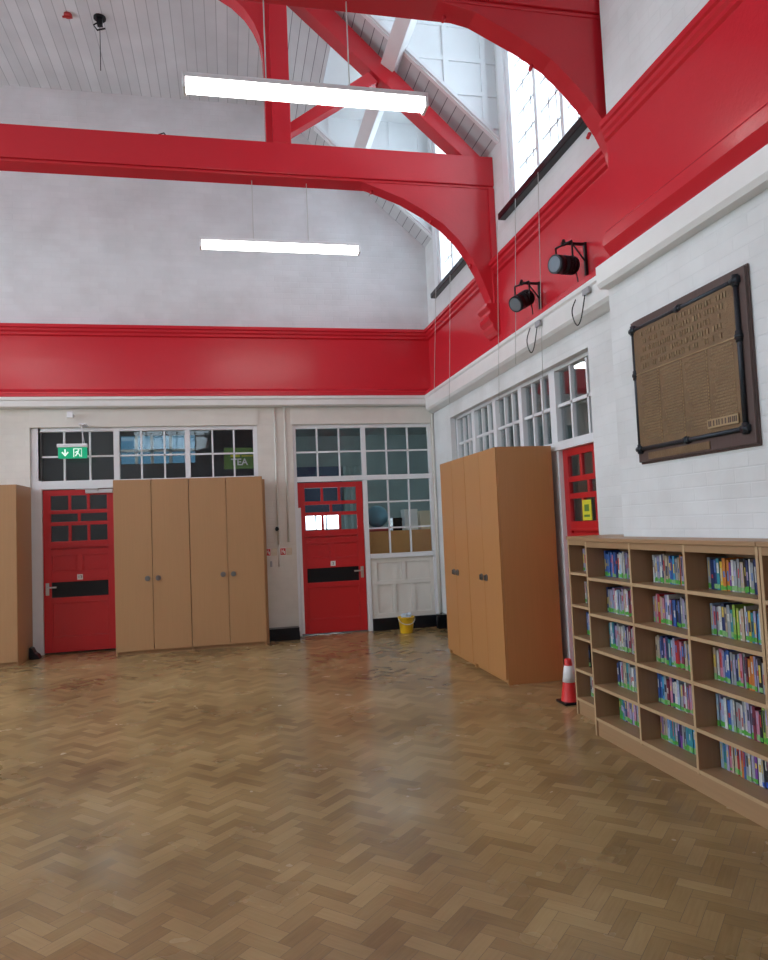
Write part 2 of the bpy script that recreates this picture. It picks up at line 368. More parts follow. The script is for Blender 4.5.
# right wall: far section with the screen opening and the two dormer windows
RO0, RO1, ROT = 5.44, 9.30, 2.90
D1 = (5.05, 6.95); D2 = (7.95, 9.60); DZ0, DZ1 = 4.76, 7.05
w = MB()
w.box(XR, XR+.07, RO1, YB, 0, ROT).box(XR, XR+.07, YN, RO0, 0, ROT).box(XR, XR+.07, YN, YB, ROT, 3.3)
w.box(XR, XR+.2, YN, YB, 3.3, DZ0)
for a, b in ((YN, D1[0]), (D1[1], D2[0]), (D2[1], YB)): w.box(XR, XR+.2, a, b, DZ0, 7.3)
for a, b in (D1, D2): w.box(XR, XR+.2, a, b, DZ1, 7.3)
S(w, 'wall_right', M['brick_r'])
w = MB(); w.box(XN, XR+.25, YR, YN, 0, 3.2).box(XNU, XR+.25, YR, YN, 3.2, 6.2); S(w, 'wall_right', M['brick_r'])
w = MB(); w.box(XL-.25, XL, YR, YB, 0, 1.9).box(XL-.25, XL, YR, YB, 5.2, 6.4)
for a, b in ((YR, -.2), (2.8, 3.1), (6.3, 6.6), (9.8, YB)): w.box(XL-.25, XL, a, b, 1.9, 5.2)
S(w, 'wall_left', M['brick_r'])
w = MB(); w.box(XL, XR+.25, YR-.25, YR, 0, 4.15).box(XL, XR+.25, YR-.25, YR, 7.35, 8.2).box(XL, XR+.25, YR-.25, YR, 5.15, 6.2).box(XL, -3.1, YR-.25, YR, 4.15, 5.15).box(-.6, XR+.25, YR-.25, YR, 4.15, 5.15)
for a, b in ((XL, -6.9), (-4.6, -0.4), (1.9, XR+.25)): w.box(a, b, YR-.25, YR, 6.2, 7.35)
S(w, 'wall_rear', M['brick_up'])

# ceiling: flat boarding, boarded slopes with two openings for the dormers
XD = 1.30; ZD = 7.22
w = MB()
w.box(XLF, XF, YR, YB, ZC, ZC+.05)
S(w, 'ceiling', M['boards'])
def slope(w, x0, x1, y0, y1):
    w.prism([(x0, zs(x0)), (x1, zs(x1)), (x1, zs(x1)+.07), (x0, zs(x0)+.07)], y0, y1)
w = MB()
CH1 = (4.98, 7.10); CH2 = (7.85, 9.70)
slope(w, XF, XD, YR, YB)
for a, b in ((YR, CH1[0]), (CH1[1], CH2[0]), (CH2[1], YB)): slope(w, XD, XR+.25, a, b)
S(w, 'ceiling', M['boards_s'])
w = MB()
RLY = ((-.5, 2.5), (3.3, 6.9), (7.8, 9.8))  # openings for the added rooflights
def lslope(a, b, y0, y1): w.prism([(-6-a, zs(a)), (-6-b, zs(b)), (-6-b, zs(b)+.07), (-6-a, zs(a)+.07)], y0, y1)
lslope(XF, 1.2, YR, YB); lslope(2.7, XR+.25, YR, YB)
for a, b in ((YR, -.5), (2.5, 3.3), (6.9, 7.8), (9.8, YB)): lslope(1.2, 2.7, a, b)
S(w, 'ceiling', M['boards_s'])
# dormer roofs and panelled cheeks
for (y0, y1) in (CH1, CH2):
    w = MB(); w.box(XD-.05, XR+.2, y0-.05, y1+.05, ZD, ZD+.06); S(w, 'ceiling', M['cheek'])
    for yy, s in ((y1, 1), (y0, -1)):
        w = MB()
        tri = [(XD, zs(XD)-.02), (XR, zs(XR)-.02), (XR, ZD), (XD, ZD)]
        w.prism(tri, yy, yy+.05*s)
        # raised stiles and rails of the panelling
        for xx in (1.50, 1.95, 2.36, 2.78):
            zb = max(zs(xx), zs(xx+.05))+0.0
            w.box(xx, xx+.06, yy, yy-.02*s, zb, ZD)
        for zz in (5.70, 6.05, 6.42, 6.80):
            xb = XR - (zz-ZE)/SL
            if xb < XR-.1: w.box(max(xb+.02, XD), XR, yy, yy-.018*s, zz, zz+.05)
        S(w, 'wall_dormer_cheek', M['cheek'])
        # edging trim along the slope
        w = MB()
        p = [(XD, zs(XD)), (XR, zs(XR)), (XR, zs(XR)+.05), (XD, zs(XD)+.05)]
        w.prism(p, yy-.03*s, yy); S(w, 'trim_1', M['white'])

# dark, glossy red frieze with stepped mouldings, white cornice under it
PROF = [(0.0, 3.34), (0.15, 3.34), (0.15, 3.372), (0.12, 3.385), (0.12, 3.405), (0.085, 3.43), (0.05, 3.44), (0.02, 3.46), (0.02, 4.17), (0.05, 4.185), (0.05, 4.215), (0.075, 4.235), (0.075, 4.265), (0.10, 4.275), (0.10, 4.315), (0.0, 4.325)]
CORN = [(0.0, 3.335), (0.155, 3.335), (0.155, 3.30), (0.135, 3.285), (0.135, 3.215), (0.10, 3.20), (0.0, 3.20)]
CORN_R = [(0.0, 3.335), (0.155, 3.335), (0.155, 3.30), (0.14, 3.285), (0.14, 3.135), (0.115, 3.11), (0.03, 3.09), (0.0, 3.09)]
PROF_N = [(p*.62, z+.09 if 3.34 < z < 3.5 else (3.28 if z <= 3.34 and p == 0 else (3.40 if z <= 3.34 else z))) for p, z in PROF]
CORN_N = [(0.0, 3.27), (0.03, 3.27), (0.055, 3.25), (0.09, 3.245), (0.09, 3.12), (0.07, 3.09), (0.0, 3.09)]
def run_back(prof, name, m, x0, x1):
    w = MB(lambda b, a, c: (b, YB - a, c)); 
    A = [w.v(x0, p[0], p[1]) for p in prof]; B = [w.v(x1 - p[0], p[0], p[1]) for p in prof]; n = len(prof)
    for i in range(n): w.f([A[i], A[(i+1) % n], B[(i+1) % n], B[i]])
    w.f(A); w.f(B[::-1]); S(w, name, m)
def run_right(prof, name, m, X, y0, y1, mitre0=False, mitre1=False):
    w = MB()
    A = [w.v(X - p[0], y0, p[1]) for p in prof]; B = [w.v(X - p[0], y1 - (p[0] if mitre1 else 0), p[1]) for p in prof]; n = len(prof)
    for i in range(n): w.f([A[i], A[(i+1) % n], B[(i+1) % n], B[i]])
    w.f(A); w.f(B[::-1]); S(w, name, m)
run_back(PROF, 'trim_2', M['red'], XL, XR); run_back(CORN, 'trim_3', M['cornice'], XL, XR)
run_right(PROF, 'trim_4', M['red'], XR, YN, YB, mitre1=True); run_right(CORN_R, 'trim_5', M['cornice'], XR, YN, YB, mitre1=True)
run_right(PROF_N, 'trim_6', M['red'], XNU, YR, YN); run_right(CORN_N, 'trim_7', M['cornice'], XN, YR, YN)

# smooth boxed fascias over the two openings
w = MB(back(YB)); w.box(LO0, LO1+.02, 0, .014, OT+.005, 3.195); S(w, 'trim_8', M['cream'])
w = MB(back(YB)); w.box(MO0-.02, XR, 0, .014, OT+.005, 3.195); S(w, 'trim_9', M['cream'])
# skirtings
w = MB(back(YB)); w.box(XL, LO0, 0, .03, 0, .17); S(w, 'baseboard_back', M['black'])
w = MB(back(YB)); w.box(LO1+.03, MO0-.01, 0, .25, 0, .05).box(LO1+.03, MO0-.01, 0, .21, .05, .10).box(LO1+.03, MO0-.01, 0, .16, .10, .15); S(w, 'baseboard_back', M['black'])
w = MB(right(XR)); w.box(RO1, YB, 0, .03, 0, .2); S(w, 'baseboard_right', M['black'])
w = MB(right(XN)); w.box(YR, YN, 0, .02, 0, .14); S(w, 'baseboard_right', M['black'])

# ------------------------------------------------------------------ glazed screens and doors
def bars(w, u0, u1, z0, z1, us, zz, d0, d1, t=0.022):
    for u in us: w.box(u-t/2, u+t/2, d0, d1, z0, z1)
    for z in zz: w.box(u0, u1, d0, d1, z-t/2, z+t/2)
def window(n, loc):
    return empty('window_%d' % n, loc, kind='structure')
GL = M['glass']
# window_1: screen of the left opening (plane 5 cm back from the wall face)
xf = back(YB+.10)
win = window(1, (-1.0, YB+.1, 0))
w = MB(xf)
w.box(LO0, -2.40, 0, .07, 0, OT).box(-1.50, -1.425, 0, .07, 0, 2.90).box(-.575, -.508, 0, .07, 2.25, 2.90).box(.343, LO1, 0, .07, 0, 2.90)
w.box(-2.40, LO1, 0, .07, 2.14, 2.25).box(-2.44, LO1, 0, .07, 2.90, OT).box(-2.44, -2.40, 0, .07, 2.25, 2.9)
w.build('frame', M['white'], win, bevel=.004)
w = MB(xf)
for a, b, us in ((-2.44, -1.50, (-2.12, -1.80)), (-1.425, -.575, (-1.145, -.845)), (-.508, .343, (-.21, .08))):
    bars(w, a, b, 2.25, 2.90, us, (2.57,), .015, .055)
w.build('glazing_bar', M['white'], win)
w = MB(xf); w.box(-2.44, .343, .03, .034, 2.25, 2.90); w.build('pane', GL, win)
w = MB(xf); w.box(-1.425, .343, .01, .05, 0, 2.14); w.build('panel', M['cream'], win)
# window_2: screen of the middle opening
win = window(2, (2.4, YB+.1, 0))
w = MB(xf)
w.box(MO0, .935, 0, .07, 0, OT).box(1.87, 1.935, 0, .07, 0, 2.90).box(2.865, MO1, 0, .07, 0, 2.90)
w.box(.935, MO1, 0, .075, 2.145, 2.215).box(.935, MO1, 0, .07, 2.90, OT).box(1.935, 2.865, 0, .09, 1.02, 1.085)
w.build('frame', M['white'], win, bevel=.004)
w = MB(xf)
bars(w, .935, 1.87, 2.215, 2.90, (1.235, 1.55), (2.565,), .015, .055)
bars(w, 1.935, 2.865, 2.215, 2.90, (2.24, 2.56), (2.565,), .015, .055)
bars(w, 1.935, 2.865, 1.085, 2.145, (2.24, 2.55), (1.825, 1.45), .015, .055)
w.build('glazing_bar', M['white'], win)
w = MB(xf); w.box(.935, 2.865, .03, .034, 2.215, 2.90).box(1.935, 2.865, .03, .034, 1.085, 2.145); w.build('pane', GL, win)
w = MB(xf)
w.box(1.935, 2.865, 0, .03, 0, 1.02)
P_ = [(2.03, 2.39, .70, .95), (2.45, 2.81, .70, .95), (2.03, 2.24, .24, .64), (2.30, 2.52, .24, .64), (2.58, 2.81, .24, .64)]
# stiles and rails standing proud of the panel fields
w.box(1.935, 2.865, .03, .05, .95, 1.02).box(1.935, 2.865, .03, .05, .64, .70).box(1.935, 2.865, .03, .05, .0, .24)
for a, b in ((1.935, 2.03), (2.39, 2.45), (2.81, 2.865)): w.box(a, b, .03, .05, .70, .95)
for a, b in ((1.935, 2.03), (2.24, 2.30), (2.52, 2.58), (2.81, 2.865)): w.box(a, b, .03, .05, .24, .64)
w.build('panel', M['cream'], win, bevel=.003)
w = MB(xf); w.box(1.935, MO1, .05, .09, 0, .17); S(w, 'baseboard_screen', M['black'])
# window_3: long screen on the right wall
xr = right(3.11)
win = window(3, (3.1, 7.3, 0))
G3 = [(8.66, 9.26), (7.906, 8.55), (7.14, 7.81), (6.38, 7.05), (5.30, 6.255)]
w = MB(xr)
w.box(9.26, RO1+.02, 0, .08, 0, 2.95).box(5.10, 5.30, 0, .08, 0, 2.95)
for a, b in ((8.55, 8.66), (7.81, 7.906), (7.05, 7.14)): w.box(a, b, 0, .085, 2.2, 2.95)
w.box(6.255, 6.60, 0, .085, 0, 2.12).box(6.255, 6.38, 0, .085, 2.12, 2.95)
w.box(5.3, 9.26, 0, .1, 2.12, 2.2).box(5.1, RO1, 0, .08, 2.87, 2.95)
w.build('frame', M['white'], win, bevel=.004)
w = MB(xr)
for a, b in G3:
    if b == 6.255: us = (5.675, 5.985)
    else: us = (a+(b-a)/3, a+2*(b-a)/3)
    bars(w, a, b, 2.2, 2.87, us, (2.54,), .02, .06, .03)
w.build('glazing_bar', M['white'], win)
w = MB(xr); w.box(5.3, 9.26, .03, .034, 2.2, 2.87); w.build('pane', GL, win)
w = MB(xr); w.box(6.60, 9.26, .01, .04, 0, 2.12); w.build('panel', M['cream'], win)

def door(n, xf, u0, u1, handle_u, hinge_side, number=None):
    W = u1-u0; c = (u0+u1)/2
    root = empty('door_%d' % n, xf(c, 0, 0.0), kind='structure')
    s = .095; a, b = u0+s, u1-s
    t0, t1 = .005, .045
    w = MB(xf)
    w.box(u0, a, t0, t1, .02, 2.13).box(b, u1, t0, t1, .02, 2.13).box(a, b, t0, t1, 2.055, 2.13)
    w.box(a, b, t0, t1, 1.39, 1.455).box(a, b, t0, t1, 1.275, 1.35).box(a, b, t0, t1, .925, 1.06)
    w.box(a, b, t0, t1, .66, .725).box(a, b, t0, t1, .02, .21)
    w.box(a, b, t0+.008, t1-.018, 1.35, 1.39)
    w.box(a, b, t0+.008, t1-.014, 1.06, 1.275).box(c-.035, c+.035, t0, t1, 1.06, 1.275)
    w.box(a, b, t0+.008, t1-.014, .21, .66)
    w.box(a-.005, b+.005, t1, t1+.022, 1.37, 1.392)
    # mouldings round the panels
    for (p, q, z0, z1) in ((a, c-.035, 1.06, 1.275), (c+.035, b, 1.06, 1.275), (a, b, .21, .66)):
        for (e0, e1, f0, f1) in ((p, q, z0, z0+.014), (p, q, z1-.014, z1), (p, p+.014, z0, z1), (q-.014, q, z0, z1)):
            w.box(e0, e1, t1-.014, t1-.002, f0, f1)
    # glazing bars of the lights: three, two, three
    for z0, z1, k in ((1.865, 2.055, 3), (1.71, 1.815, 2), (1.455, 1.66, 3)):
        for i in range(1, k):
            u = a + (b-a)*i/k; w.box(u-.018, u+.018, t0+.005, t1-.004, z0, z1)
    w.box(a, b, t0, t1-.002, 1.815, 1.865).box(a, b, t0, t1-.002, 1.66, 1.71)
    w.build('leaf', M['red_door'], root, bevel=.0025)
    w = MB(xf); w.box(a, b, .02, .024, 1.455, 2.055); w.build('pane', GL, root)
    w = MB(xf); w.box(a-.005, b+.005, .012, .03, .725, .925); g = w.build('low_vision_panel', M['black'], root); g['label'] = 'long dark glass strip'
    w = MB(xf)
    w.box(handle_u-.022, handle_u+.022, t1, t1+.008, .76, .92)
    sgn = 1 if handle_u < c else -1
    w.box(handle_u-.008, handle_u+.008, t1, t1+.05, .855, .871).box(min(handle_u, handle_u+sgn*.12), max(handle_u, handle_u+sgn*.12), t1+.036, t1+.052, .852, .872)
    h = w.build('handle', M['steel'], root, bevel=.003); h['label'] = 'chrome lever handle'
    if hinge_side is not None:
        w = MB(xf); e = hinge_side
        w.box(e-.018, e+.018, t1, t1+.03, .03, 1.78); w.build('finger_guard', M['white'], root)
    if number:
        w = MB(xf); w.box(c-.035, c+.035, t1, t1+.004, .945, 1.015); pl = w.build('number_plate', M['print'], root)
        w = MB(xf)
        text_obj(number, .052, M['black'], pl, xf(c, t1+.006, .98), (PI/2, 0, 0))
        w.bm.free()
    return root
d1 = door(1, xf, -2.395, -1.505, -2.35, -1.49, '13')
w = MB(xf); w.box(-1.86, -1.52, .045, .095, 2.075, 2.125).box(-1.98, -1.70, .10, .115, 2.125, 2.14).cyl((-1.70, .10, 2.12), (-1.70, .07, 2.09), .012)
cl = w.build('door_closer', M['steel'], d1, bevel=.004)
d2 = door(2, xf, .940, 1.865, 1.815, .955, '3')
d3 = door(3, xr, 5.345, 6.250, 5.40, None)
w = MB(xr); w.box(5.74, 5.90, .05, .056, 1.46, 1.64); nt = w.build('notice', M['flyer'], d3); nt['label'] = 'yellow paper notice stuck on the glass'
w = MB(xr); w.box(5.77, 5.87, .056, .058, 1.49, 1.51).box(5.78, 5.86, .056, .058, 1.54, 1.60); w.build('printing', M['lime'], nt)

# dormer windows: white frames, twelve-light casements, black sill
for n, (y0, y1) in ((4, D1), (5, D2)):
    win = window(n, (XR, (y0+y1)/2, DZ0)); xx = right(XR+.12); c = (y0+y1)/2
    w = MB(xx); t = .10; y1o = y1; w.box(y1-.15, y1, 0, .16, DZ0, DZ1); y1 -= .13
    w.box(y0, y0+t, 0, .13, DZ0, DZ1).box(y1-t, y1, 0, .13, DZ0, DZ1).box(y0, y1, 0, .13, DZ1-.08, DZ1).box(y0, y1, 0, .13, DZ0, DZ0+.06)
    k = (y1-y0-2*t)/3
    w.box(y0+t+k-.03, y0+t+k+.03, .0, .11, DZ0, DZ1).box(y0+t+2*k-.03, y0+t+2*k+.03, .0, .11, DZ0, DZ1)
    w.build('frame', M['white'], win, bevel=.005)
    w = MB(xx)
    for i in range(3):
        a = y0+t+i*k+(.03 if i else 0); b = y0+t+(i+1)*k-(.03 if i < 2 else 0)
        bars(w, a, b, DZ0+.06, DZ1-.08, (a+(b-a)/3, a+(b-a)*2/3), [DZ0+.06+j*.27 for j in range(1, 9)], .03, .06, .024)
    w.build('glazing_bar', M['white'], win)
    w = MB(xx); w.box(y0+t, y1-t, .04, .044, DZ0+.06, DZ1-.08); w.build('pane', M['glass_out'], win)
    y1 = y1o; w = MB(xx); w.box(y0-.12, y1+.10, .06, .20, DZ0-.09, DZ0-.02).box(y0-.10, y1+.08, .10, .165, DZ0-.02, DZ0+.02)
    w.build('window_sill', M['black'], win, bevel=.01)
    portal('portal', (XR+.25, c, (DZ0+DZ1)/2), (-1, 0, 0), y1-y0, DZ1-DZ0)
# tall unseen windows in the left and rear walls, left ones enlarged for more daylight
n = 6
for (y0, y1) in ((-.2, 2.8), (3.1, 6.3), (6.6, 9.8)):
    win = window(n, (XL, (y0+y1)/2, 1.9)); n += 1; z0, z1 = 1.9, 5.2
    lx = lambda u, d, z: (XL-.12+d, u, z)
    w = MB(lx); w.box(y0, y0+.08, 0, .08, z0, z1).box(y1-.08, y1, 0, .08, z0, z1).box(y0, y1, 0, .08, z0, z0+.08).box(y0, y1, 0, .08, z1-.08, z1)
    k = (y1-y0)/6; bars(w, y0, y1, z0, z1, [y0+k*i for i in range(1, 6)], [z0+.66*j for j in range(1, 5)], .02, .06, .03)
    w.build('frame', M['white'], win)
    w = MB(lx); w.box(y0, y1, .03, .034, z0, z1); w.build('pane', M['glass_out'], win)
    portal('portal', (XL-.3, (y0+y1)/2, (z0+z1)/2), (1, 0, 0), y1-y0, z1-z0)
# rooflights added in the unseen left slope to bring in more daylight
for (y0, y1) in RLY:
    win = window(n, (-7.9, (y0+y1)/2, 6.6)); n += 1
    mxr = lambda x: -6.0-x
    w = MB(); w.prism([(mxr(1.2), zs(1.2)+.03), (mxr(2.7), zs(2.7)+.03), (mxr(2.7), zs(2.7)+.034), (mxr(1.2), zs(1.2)+.034)], y0, y1); w.build('pane', M['glass_out'], win)
    w = MB()
    for yy in (y0, y0+(y1-y0)/3, y0+(y1-y0)*2/3, y1-.06): w.prism([(mxr(1.2), zs(1.2)-.01), (mxr(2.7), zs(2.7)-.01), (mxr(2.7), zs(2.7)+.06), (mxr(1.2), zs(1.2)+.06)], yy, yy+.06)
    w.build('frame', M['white'], win)
    portal('portal', (mxr(1.95)-.1, (y0+y1)/2, zs(1.95)+.15), (SL, 0, -1), 2.0, y1-y0)
for (x0, x1, z0, z1) in ((-6.9, -4.6, 6.2, 7.35), (-3.1, -.6, 4.15, 5.15), (-.4, 1.9, 6.2, 7.35)):
    win = window(n, ((x0+x1)/2, YR, z0)); n += 1
    fx = lambda u, d, z: (u, YR-.14+d, z)
    w = MB(fx); w.box(x0, x0+.08, 0, .08, z0, z1).box(x1-.08, x1, 0, .08, z0, z1).box(x0, x1, 0, .08, z0, z0+.08).box(x0, x1, 0, .08, z1-.08, z1)
    k = (x1-x0)/5; bars(w, x0, x1, z0, z1, [x0+k*i for i in range(1, 5)], [z0+(z1-z0)/2], .02, .06, .05)
    w.build('frame', M['white'], win)
    w = MB(fx); w.box(x0, x1, .03, .034, z0, z1); w.build('pane', M['glass_out'], win)
    portal('portal', ((x0+x1)/2, YR-.3, (z0+z1)/2), (0, 1, 0), x1-x0, z1-z0)

# rooms behind the screens
def room(x0, x1, y0, y1, z1, m, skip, floor=True, holes=None):
    w = MB(); t = .08
    if 'x0' not in skip: w.box(x0-t, x0, y0, y1, 0, z1)
    if 'x1' not in skip: w.box(x1, x1+t, y0, y1, 0, z1)
    if 'y1' not in skip:
        if holes:
            a, b, c, d = holes
            w.box(x0-t, a, y1, y1+t, 0, z1).box(b, x1+t, y1, y1+t, 0, z1).box(a, b, y1, y1+t, 0, c).box(a, b, y1, y1+t, d, z1)
        else: w.box(x0-t, x1+t, y1, y1+t, 0, z1)
    if 'y0' not in skip: w.box(x0-t, x1+t, y0-t, y0, 0, z1)
    S(w, 'wall_side_room', m)
    w = MB(); w.box(x0-t, x1+t, y0, y1+t, z1, z1+t); S(w, 'ceiling', M['teal'])
    w = MB(); w.box(x0-t, x1+t, y0, y1+t, -.08, -.005); S(w, 'floor', M['carpet'])
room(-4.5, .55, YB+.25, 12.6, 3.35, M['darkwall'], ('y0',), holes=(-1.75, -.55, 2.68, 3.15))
portal('portal', (-1.15, 12.9, 2.92), (0, -1, 0), 1.2, .47)
room(.75, 5.2, YB+.25, 15.0, 3.4, M['teal'], ('y0',), holes=(1.3, 2.25, 1.36, 1.78))
portal('portal', (1.78, 15.3, 1.57), (0, -1, 0), .95, .42)
win = window(11, (-1.15, 12.6, 2.68)); fx = back(12.64)  # added corridor window, stands in for reflections in the high panes
w = MB(fx); bars(w, -1.75, -.55, 2.68, 3.15, (-1.5, -1.25, -.95, -.7), (2.9,), 0, .03, .05); w.build('frame', M['white'], win)
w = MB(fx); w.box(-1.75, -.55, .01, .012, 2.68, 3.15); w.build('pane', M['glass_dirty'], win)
win = window(12, (1.95, 15.0, 1.36)); fx = back(15.04)
w = MB(fx); bars(w, 1.3, 2.25, 1.36, 1.78, (1.52, 1.74, 1.96), (1.44,), 0, .03, .03); w.build('frame', M['white'], win)
room(3.3, 5.2, 5.05, 9.7, 3.3, M['teal'], ('x0',))
w = MB(); w.box(3.12, 3.3, 9.32, 9.7, 0, 3.3).box(3.12, 3.3, 5.0, 5.1, 0, 3.3).box(3.02, 3.3, 5.0, 9.7, 2.96, 3.3); S(w, 'wall_side_room', M['teal'])

# ================================================================== TRUSSES
RW = M['red_wood']
BR = [(1.32, 5.20), (1.40, 5.165), (1.66, 5.08), (1.92, 4.985), (2.15, 4.86), (2.36, 4.72), (2.52, 4.56), (2.64, 4.39), (2.73, 4.22), (2.80, 4.05), (2.855, 3.90), (2.87, 3.78)]
BR2 = [(1.30, 5.19), (1.42, 5.16), (1.80, 5.09), (2.16, 4.92), (2.36, 4.80), (2.52, 4.65), (2.66, 4.49), (2.76, 4.34), (2.83, 4.20), (2.89, 4.02), (2.905, 3.9)]
def truss(y0, xr_, label, BR=BR, cs=1.0):
    y1 = y0+.26; dx = xr_-XR
    root = empty('roof_truss', (xr_, (y0+y1)/2, 5.15), label, 'roof truss')
    w = MB(); w.box(XL+.02, xr_, y0, y1, 5.17, 5.50).box(XL+.02, xr_, y0+.02, y1-.02, 5.14, 5.17); w.build('tie_beam', RW, root, bevel=.008)
    # right half
    w = MB(); w.box(.545, .735, y0+.0, y1, 5.50, ZC-.26); w.build('queen_post', RW, root, bevel=.006)
    w = MB(); w.box(-6.735, -6.545, y0, y1, 5.50, ZC-.26); w.build('queen_post', RW, root, bevel=.006)
    for sx in (1, -1):
        mx = lambda x: x if sx == 1 else -6.0-x
        w = MB()
        cv = [(.545, 5.50), (.478, 5.50), (.478, 6.30), (.47, 6.50), (.445, 6.66), (.39, 6.80), (.30, 6.94), (.17, 7.06), (.0, 7.16), (-.2, ZC-.26), (.545, ZC-.26)]
        w.prism([(mx(a), b) for a, b in cv], y0+.04, y1-.04); w.build('head_brace', RW, root)
        w = MB()
        zr = lambda x: 5.50 + (2.60-x)*.905
        top = zr(.735)
        rp = [(.735, top), (2.62, 5.50), (2.83, 5.50), (.735, 5.83 + (2.60-.735)*.905)]
        w.prism([(mx(a + (dx if a > 2 else 0)), b) for a, b in rp], y0+.03, y1-.03); w.build('principal_rafter', RW, root, bevel=.006)
        w = MB()
        w.prism([(mx(.735), 5.64), (mx(.735), 5.76), (mx(1.60), 6.39), (mx(1.70), 6.29)], y0+.06, y1-.06); w.build('strut', RW, root, bevel=.004)
        w = MB()
        pts = [(mx(a + dx*(1 if a > 2.8 else .9)), b) for a, b in BR]
        pts += [(mx(xr_-.04), BR[-1][1]), (mx(xr_-.04), 5.17)]
        w.prism(pts, y0+.03, y0+.20); w.build('curved_brace', RW, root)
        w = MB(); a, b = sorted((mx(xr_-.07*cs), mx(xr_-.002))); w.box(a, b, y0, y0+.23, 3.76, 5.14); w.build('wall_post', RW, root, bevel=.005)
        w = MB(); e = xr_-.004
        prof = [(e, 3.46), (e-.05, 3.46), (e-.10, 3.50), (e-.13, 3.545), (e-.13, 3.575), (e-.175, 3.615), (e-.19, 3.655), (e-.16, 3.69), (e-.16, 3.72), (e-.21, 3.76), (e-.20, 3.80), (e, 3.80)]
        w.prism([(mx(e+(a-e)*cs*.8), b+.05) for a, b in prof], y0-.02*cs, y1+.02*cs); w.build('corbel', RW, root, bevel=.006)
        for (a, z) in ((1.60, 5.10), (2.25, 4.80), (2.68, 4.32)):
            w = MB(); w.cyl((mx(a+dx), y0+.12, z), (mx(a+dx-.02), y0+.12, z-.04), .014, n=8)
            w.build('bolt', RW, root)
    w = MB(); w.box(-6.545, .545, y0+.01, y1-.01, ZC-.26, ZC-.02); w.build('collar_beam', RW, root, bevel=.006)
    return root
truss(7.30, XR, 'red roof truss further away, lit glossy red, above the second light')
truss(4.60, XR, 'nearer red roof truss whose curved brace cuts the top right corner', BR2, .3)
truss(0.2, XNU-.005, 'red roof truss overhead behind the photographer')
truss(-2.6, XNU-.005, 'rearmost red roof truss beside the rear windows')
# purlin through the trusses: white timber crossing both dormer openings
w = MB(); w.prism([(1.73, 6.48), (1.86, 6.39), (1.98, 6.53), (1.86, 6.63)], YR+.05, YB-.02)
tag(w.build('purlin', M['white'], None, bevel=.006), 'white painted purlin running back through the truss under the dormer', 'roof beam')

# ================================================================== FLUORESCENT LIGHTS
def batten(loc, label, ln=1.66, cz=5.165, proto=None):
    x, y, z = loc
    if proto: 
        c = copy_tree(proto, None, loc); return tag(c, label)
    root = empty('pendant_light', loc, label, 'ceiling light', 'long fluorescent pendants hung across the hall')
    w = MB(lambda a, b, c: (x+a, y+b, z+c))
    h = ln/2
    w.prism([(-.055, .012), (-.05, -.04), (-.03, -.055), (.03, -.055), (.05, -.04), (.055, .012)], -h+.02, h-.02, 'YZ')
    w.build('diffuser', M['tube'], root)
    w = MB(lambda a, b, c: (x+a, y+b, z+c)); w.box(-h+.01, h-.01, -.06, .06, .012, .045); w.build('housing', M['white'], root, bevel=.004)
    for s in (-1, 1):
        w = MB(lambda a, b, c: (x+a, y+b, z+c)); a, b = sorted((s*h, s*(h-.022))); w.box(a, b, -.06, .06, -.058, .045); w.build('end_cap', M['white'], root, bevel=.004)
    for s in (-.285, .285):
        w = MB(lambda a, b, c: (x+a, y+b, z+c)); w.cyl((s, 0, .045), (s, 0, cz-z-.028), .0045, n=6); w.build('cable', M['cord'], root)
    return root
ZL = 4.45
b0 = batten((.605, 4.73, ZL), 'nearer, higher and larger of the two lit white fluorescent pendants')
b1 = batten((.605, 7.43, ZL), 'smaller, lower lit fluorescent pendant in front of the white gable wall', proto=b0)
for i, (x, y) in enumerate(((-3.3, 4.73), (-3.6, 7.43), (-6.8, 4.73), (-6.8, 7.43), (-3.3, .33))):  # unseen pendants added as extra fill light for the hall
    batten((x, y, ZL), ['fluorescent pendant under the nearer visible truss, next one left of the photo', 'fluorescent pendant under the further truss, next one left of the photo', 'fluorescent pendant under the nearer visible truss, closest to the left windows', 'fluorescent pendant under the further truss, closest to the left windows', 'fluorescent pendant under the truss behind the photographer'][i], proto=b0)

# ================================================================== CABINETS
def lockset(xfm, u, z, dd, parent):
    w = MB(xfm)
    w.cyl((u, dd, z), (u, dd+.010, z), .034, n=18); w.cyl((u, dd+.010, z), (u, dd+.022, z), .014, n=12); w.box(u-.007, u+.007, dd+.010, dd+.028, z-.024, z+.024)
    o = w.build('handle', M['lockmetal'], parent); o['label'] = 'round dull metal turn handle'
def cabinet(xfm, u0, u1, depth, H, m, label, pair='inner', side_m=None):
    c = (u0+u1)/2
    root = empty('cupboard', xfm(c, depth/2, 0), label, 'cupboard')
    w = MB(xfm)
    w.box(u0+.02, u1-.02, 0, depth-.02, .055, .075).box(u0+.02, u1-.02, 0, depth-.02, H-.02, H).box(u0, u0+.02, 0, depth-.02, .0, H).box(u1-.02, u1, 0, depth-.02, .0, H).box(u0+.02, u1-.02, 0, .012, .06, H-.02)
    w.build('body', m, root, bevel=.0015)
    w = MB(xfm); w.box(u0+.02, u1-.02, depth-.06, depth-.045, 0, .055); w.build('plinth', m, root)
    for k, (a, b, hu) in enumerate(((u0+.003, c-.003, c-.065), (c+.003, u1-.003, c+.065))):
        w = MB(xfm); w.box(a, b, depth-.018, depth, .05, H-.002); d = w.build('door', m, root, bevel=.0015)
        lockset(xfm, hu, .945, depth, d)
    return root
bf = back(YB-.03)
cabinet(bf, -1.435, -.515, .50, 2.20, M['cab'], 'tall beech two-door cupboard immediately right of the red door under the exit sign')
cabinet(bf, -.512, .425, .50, 2.20, M['cab'], 'tall beech two-door cupboard beside the white pier with red fire notices')
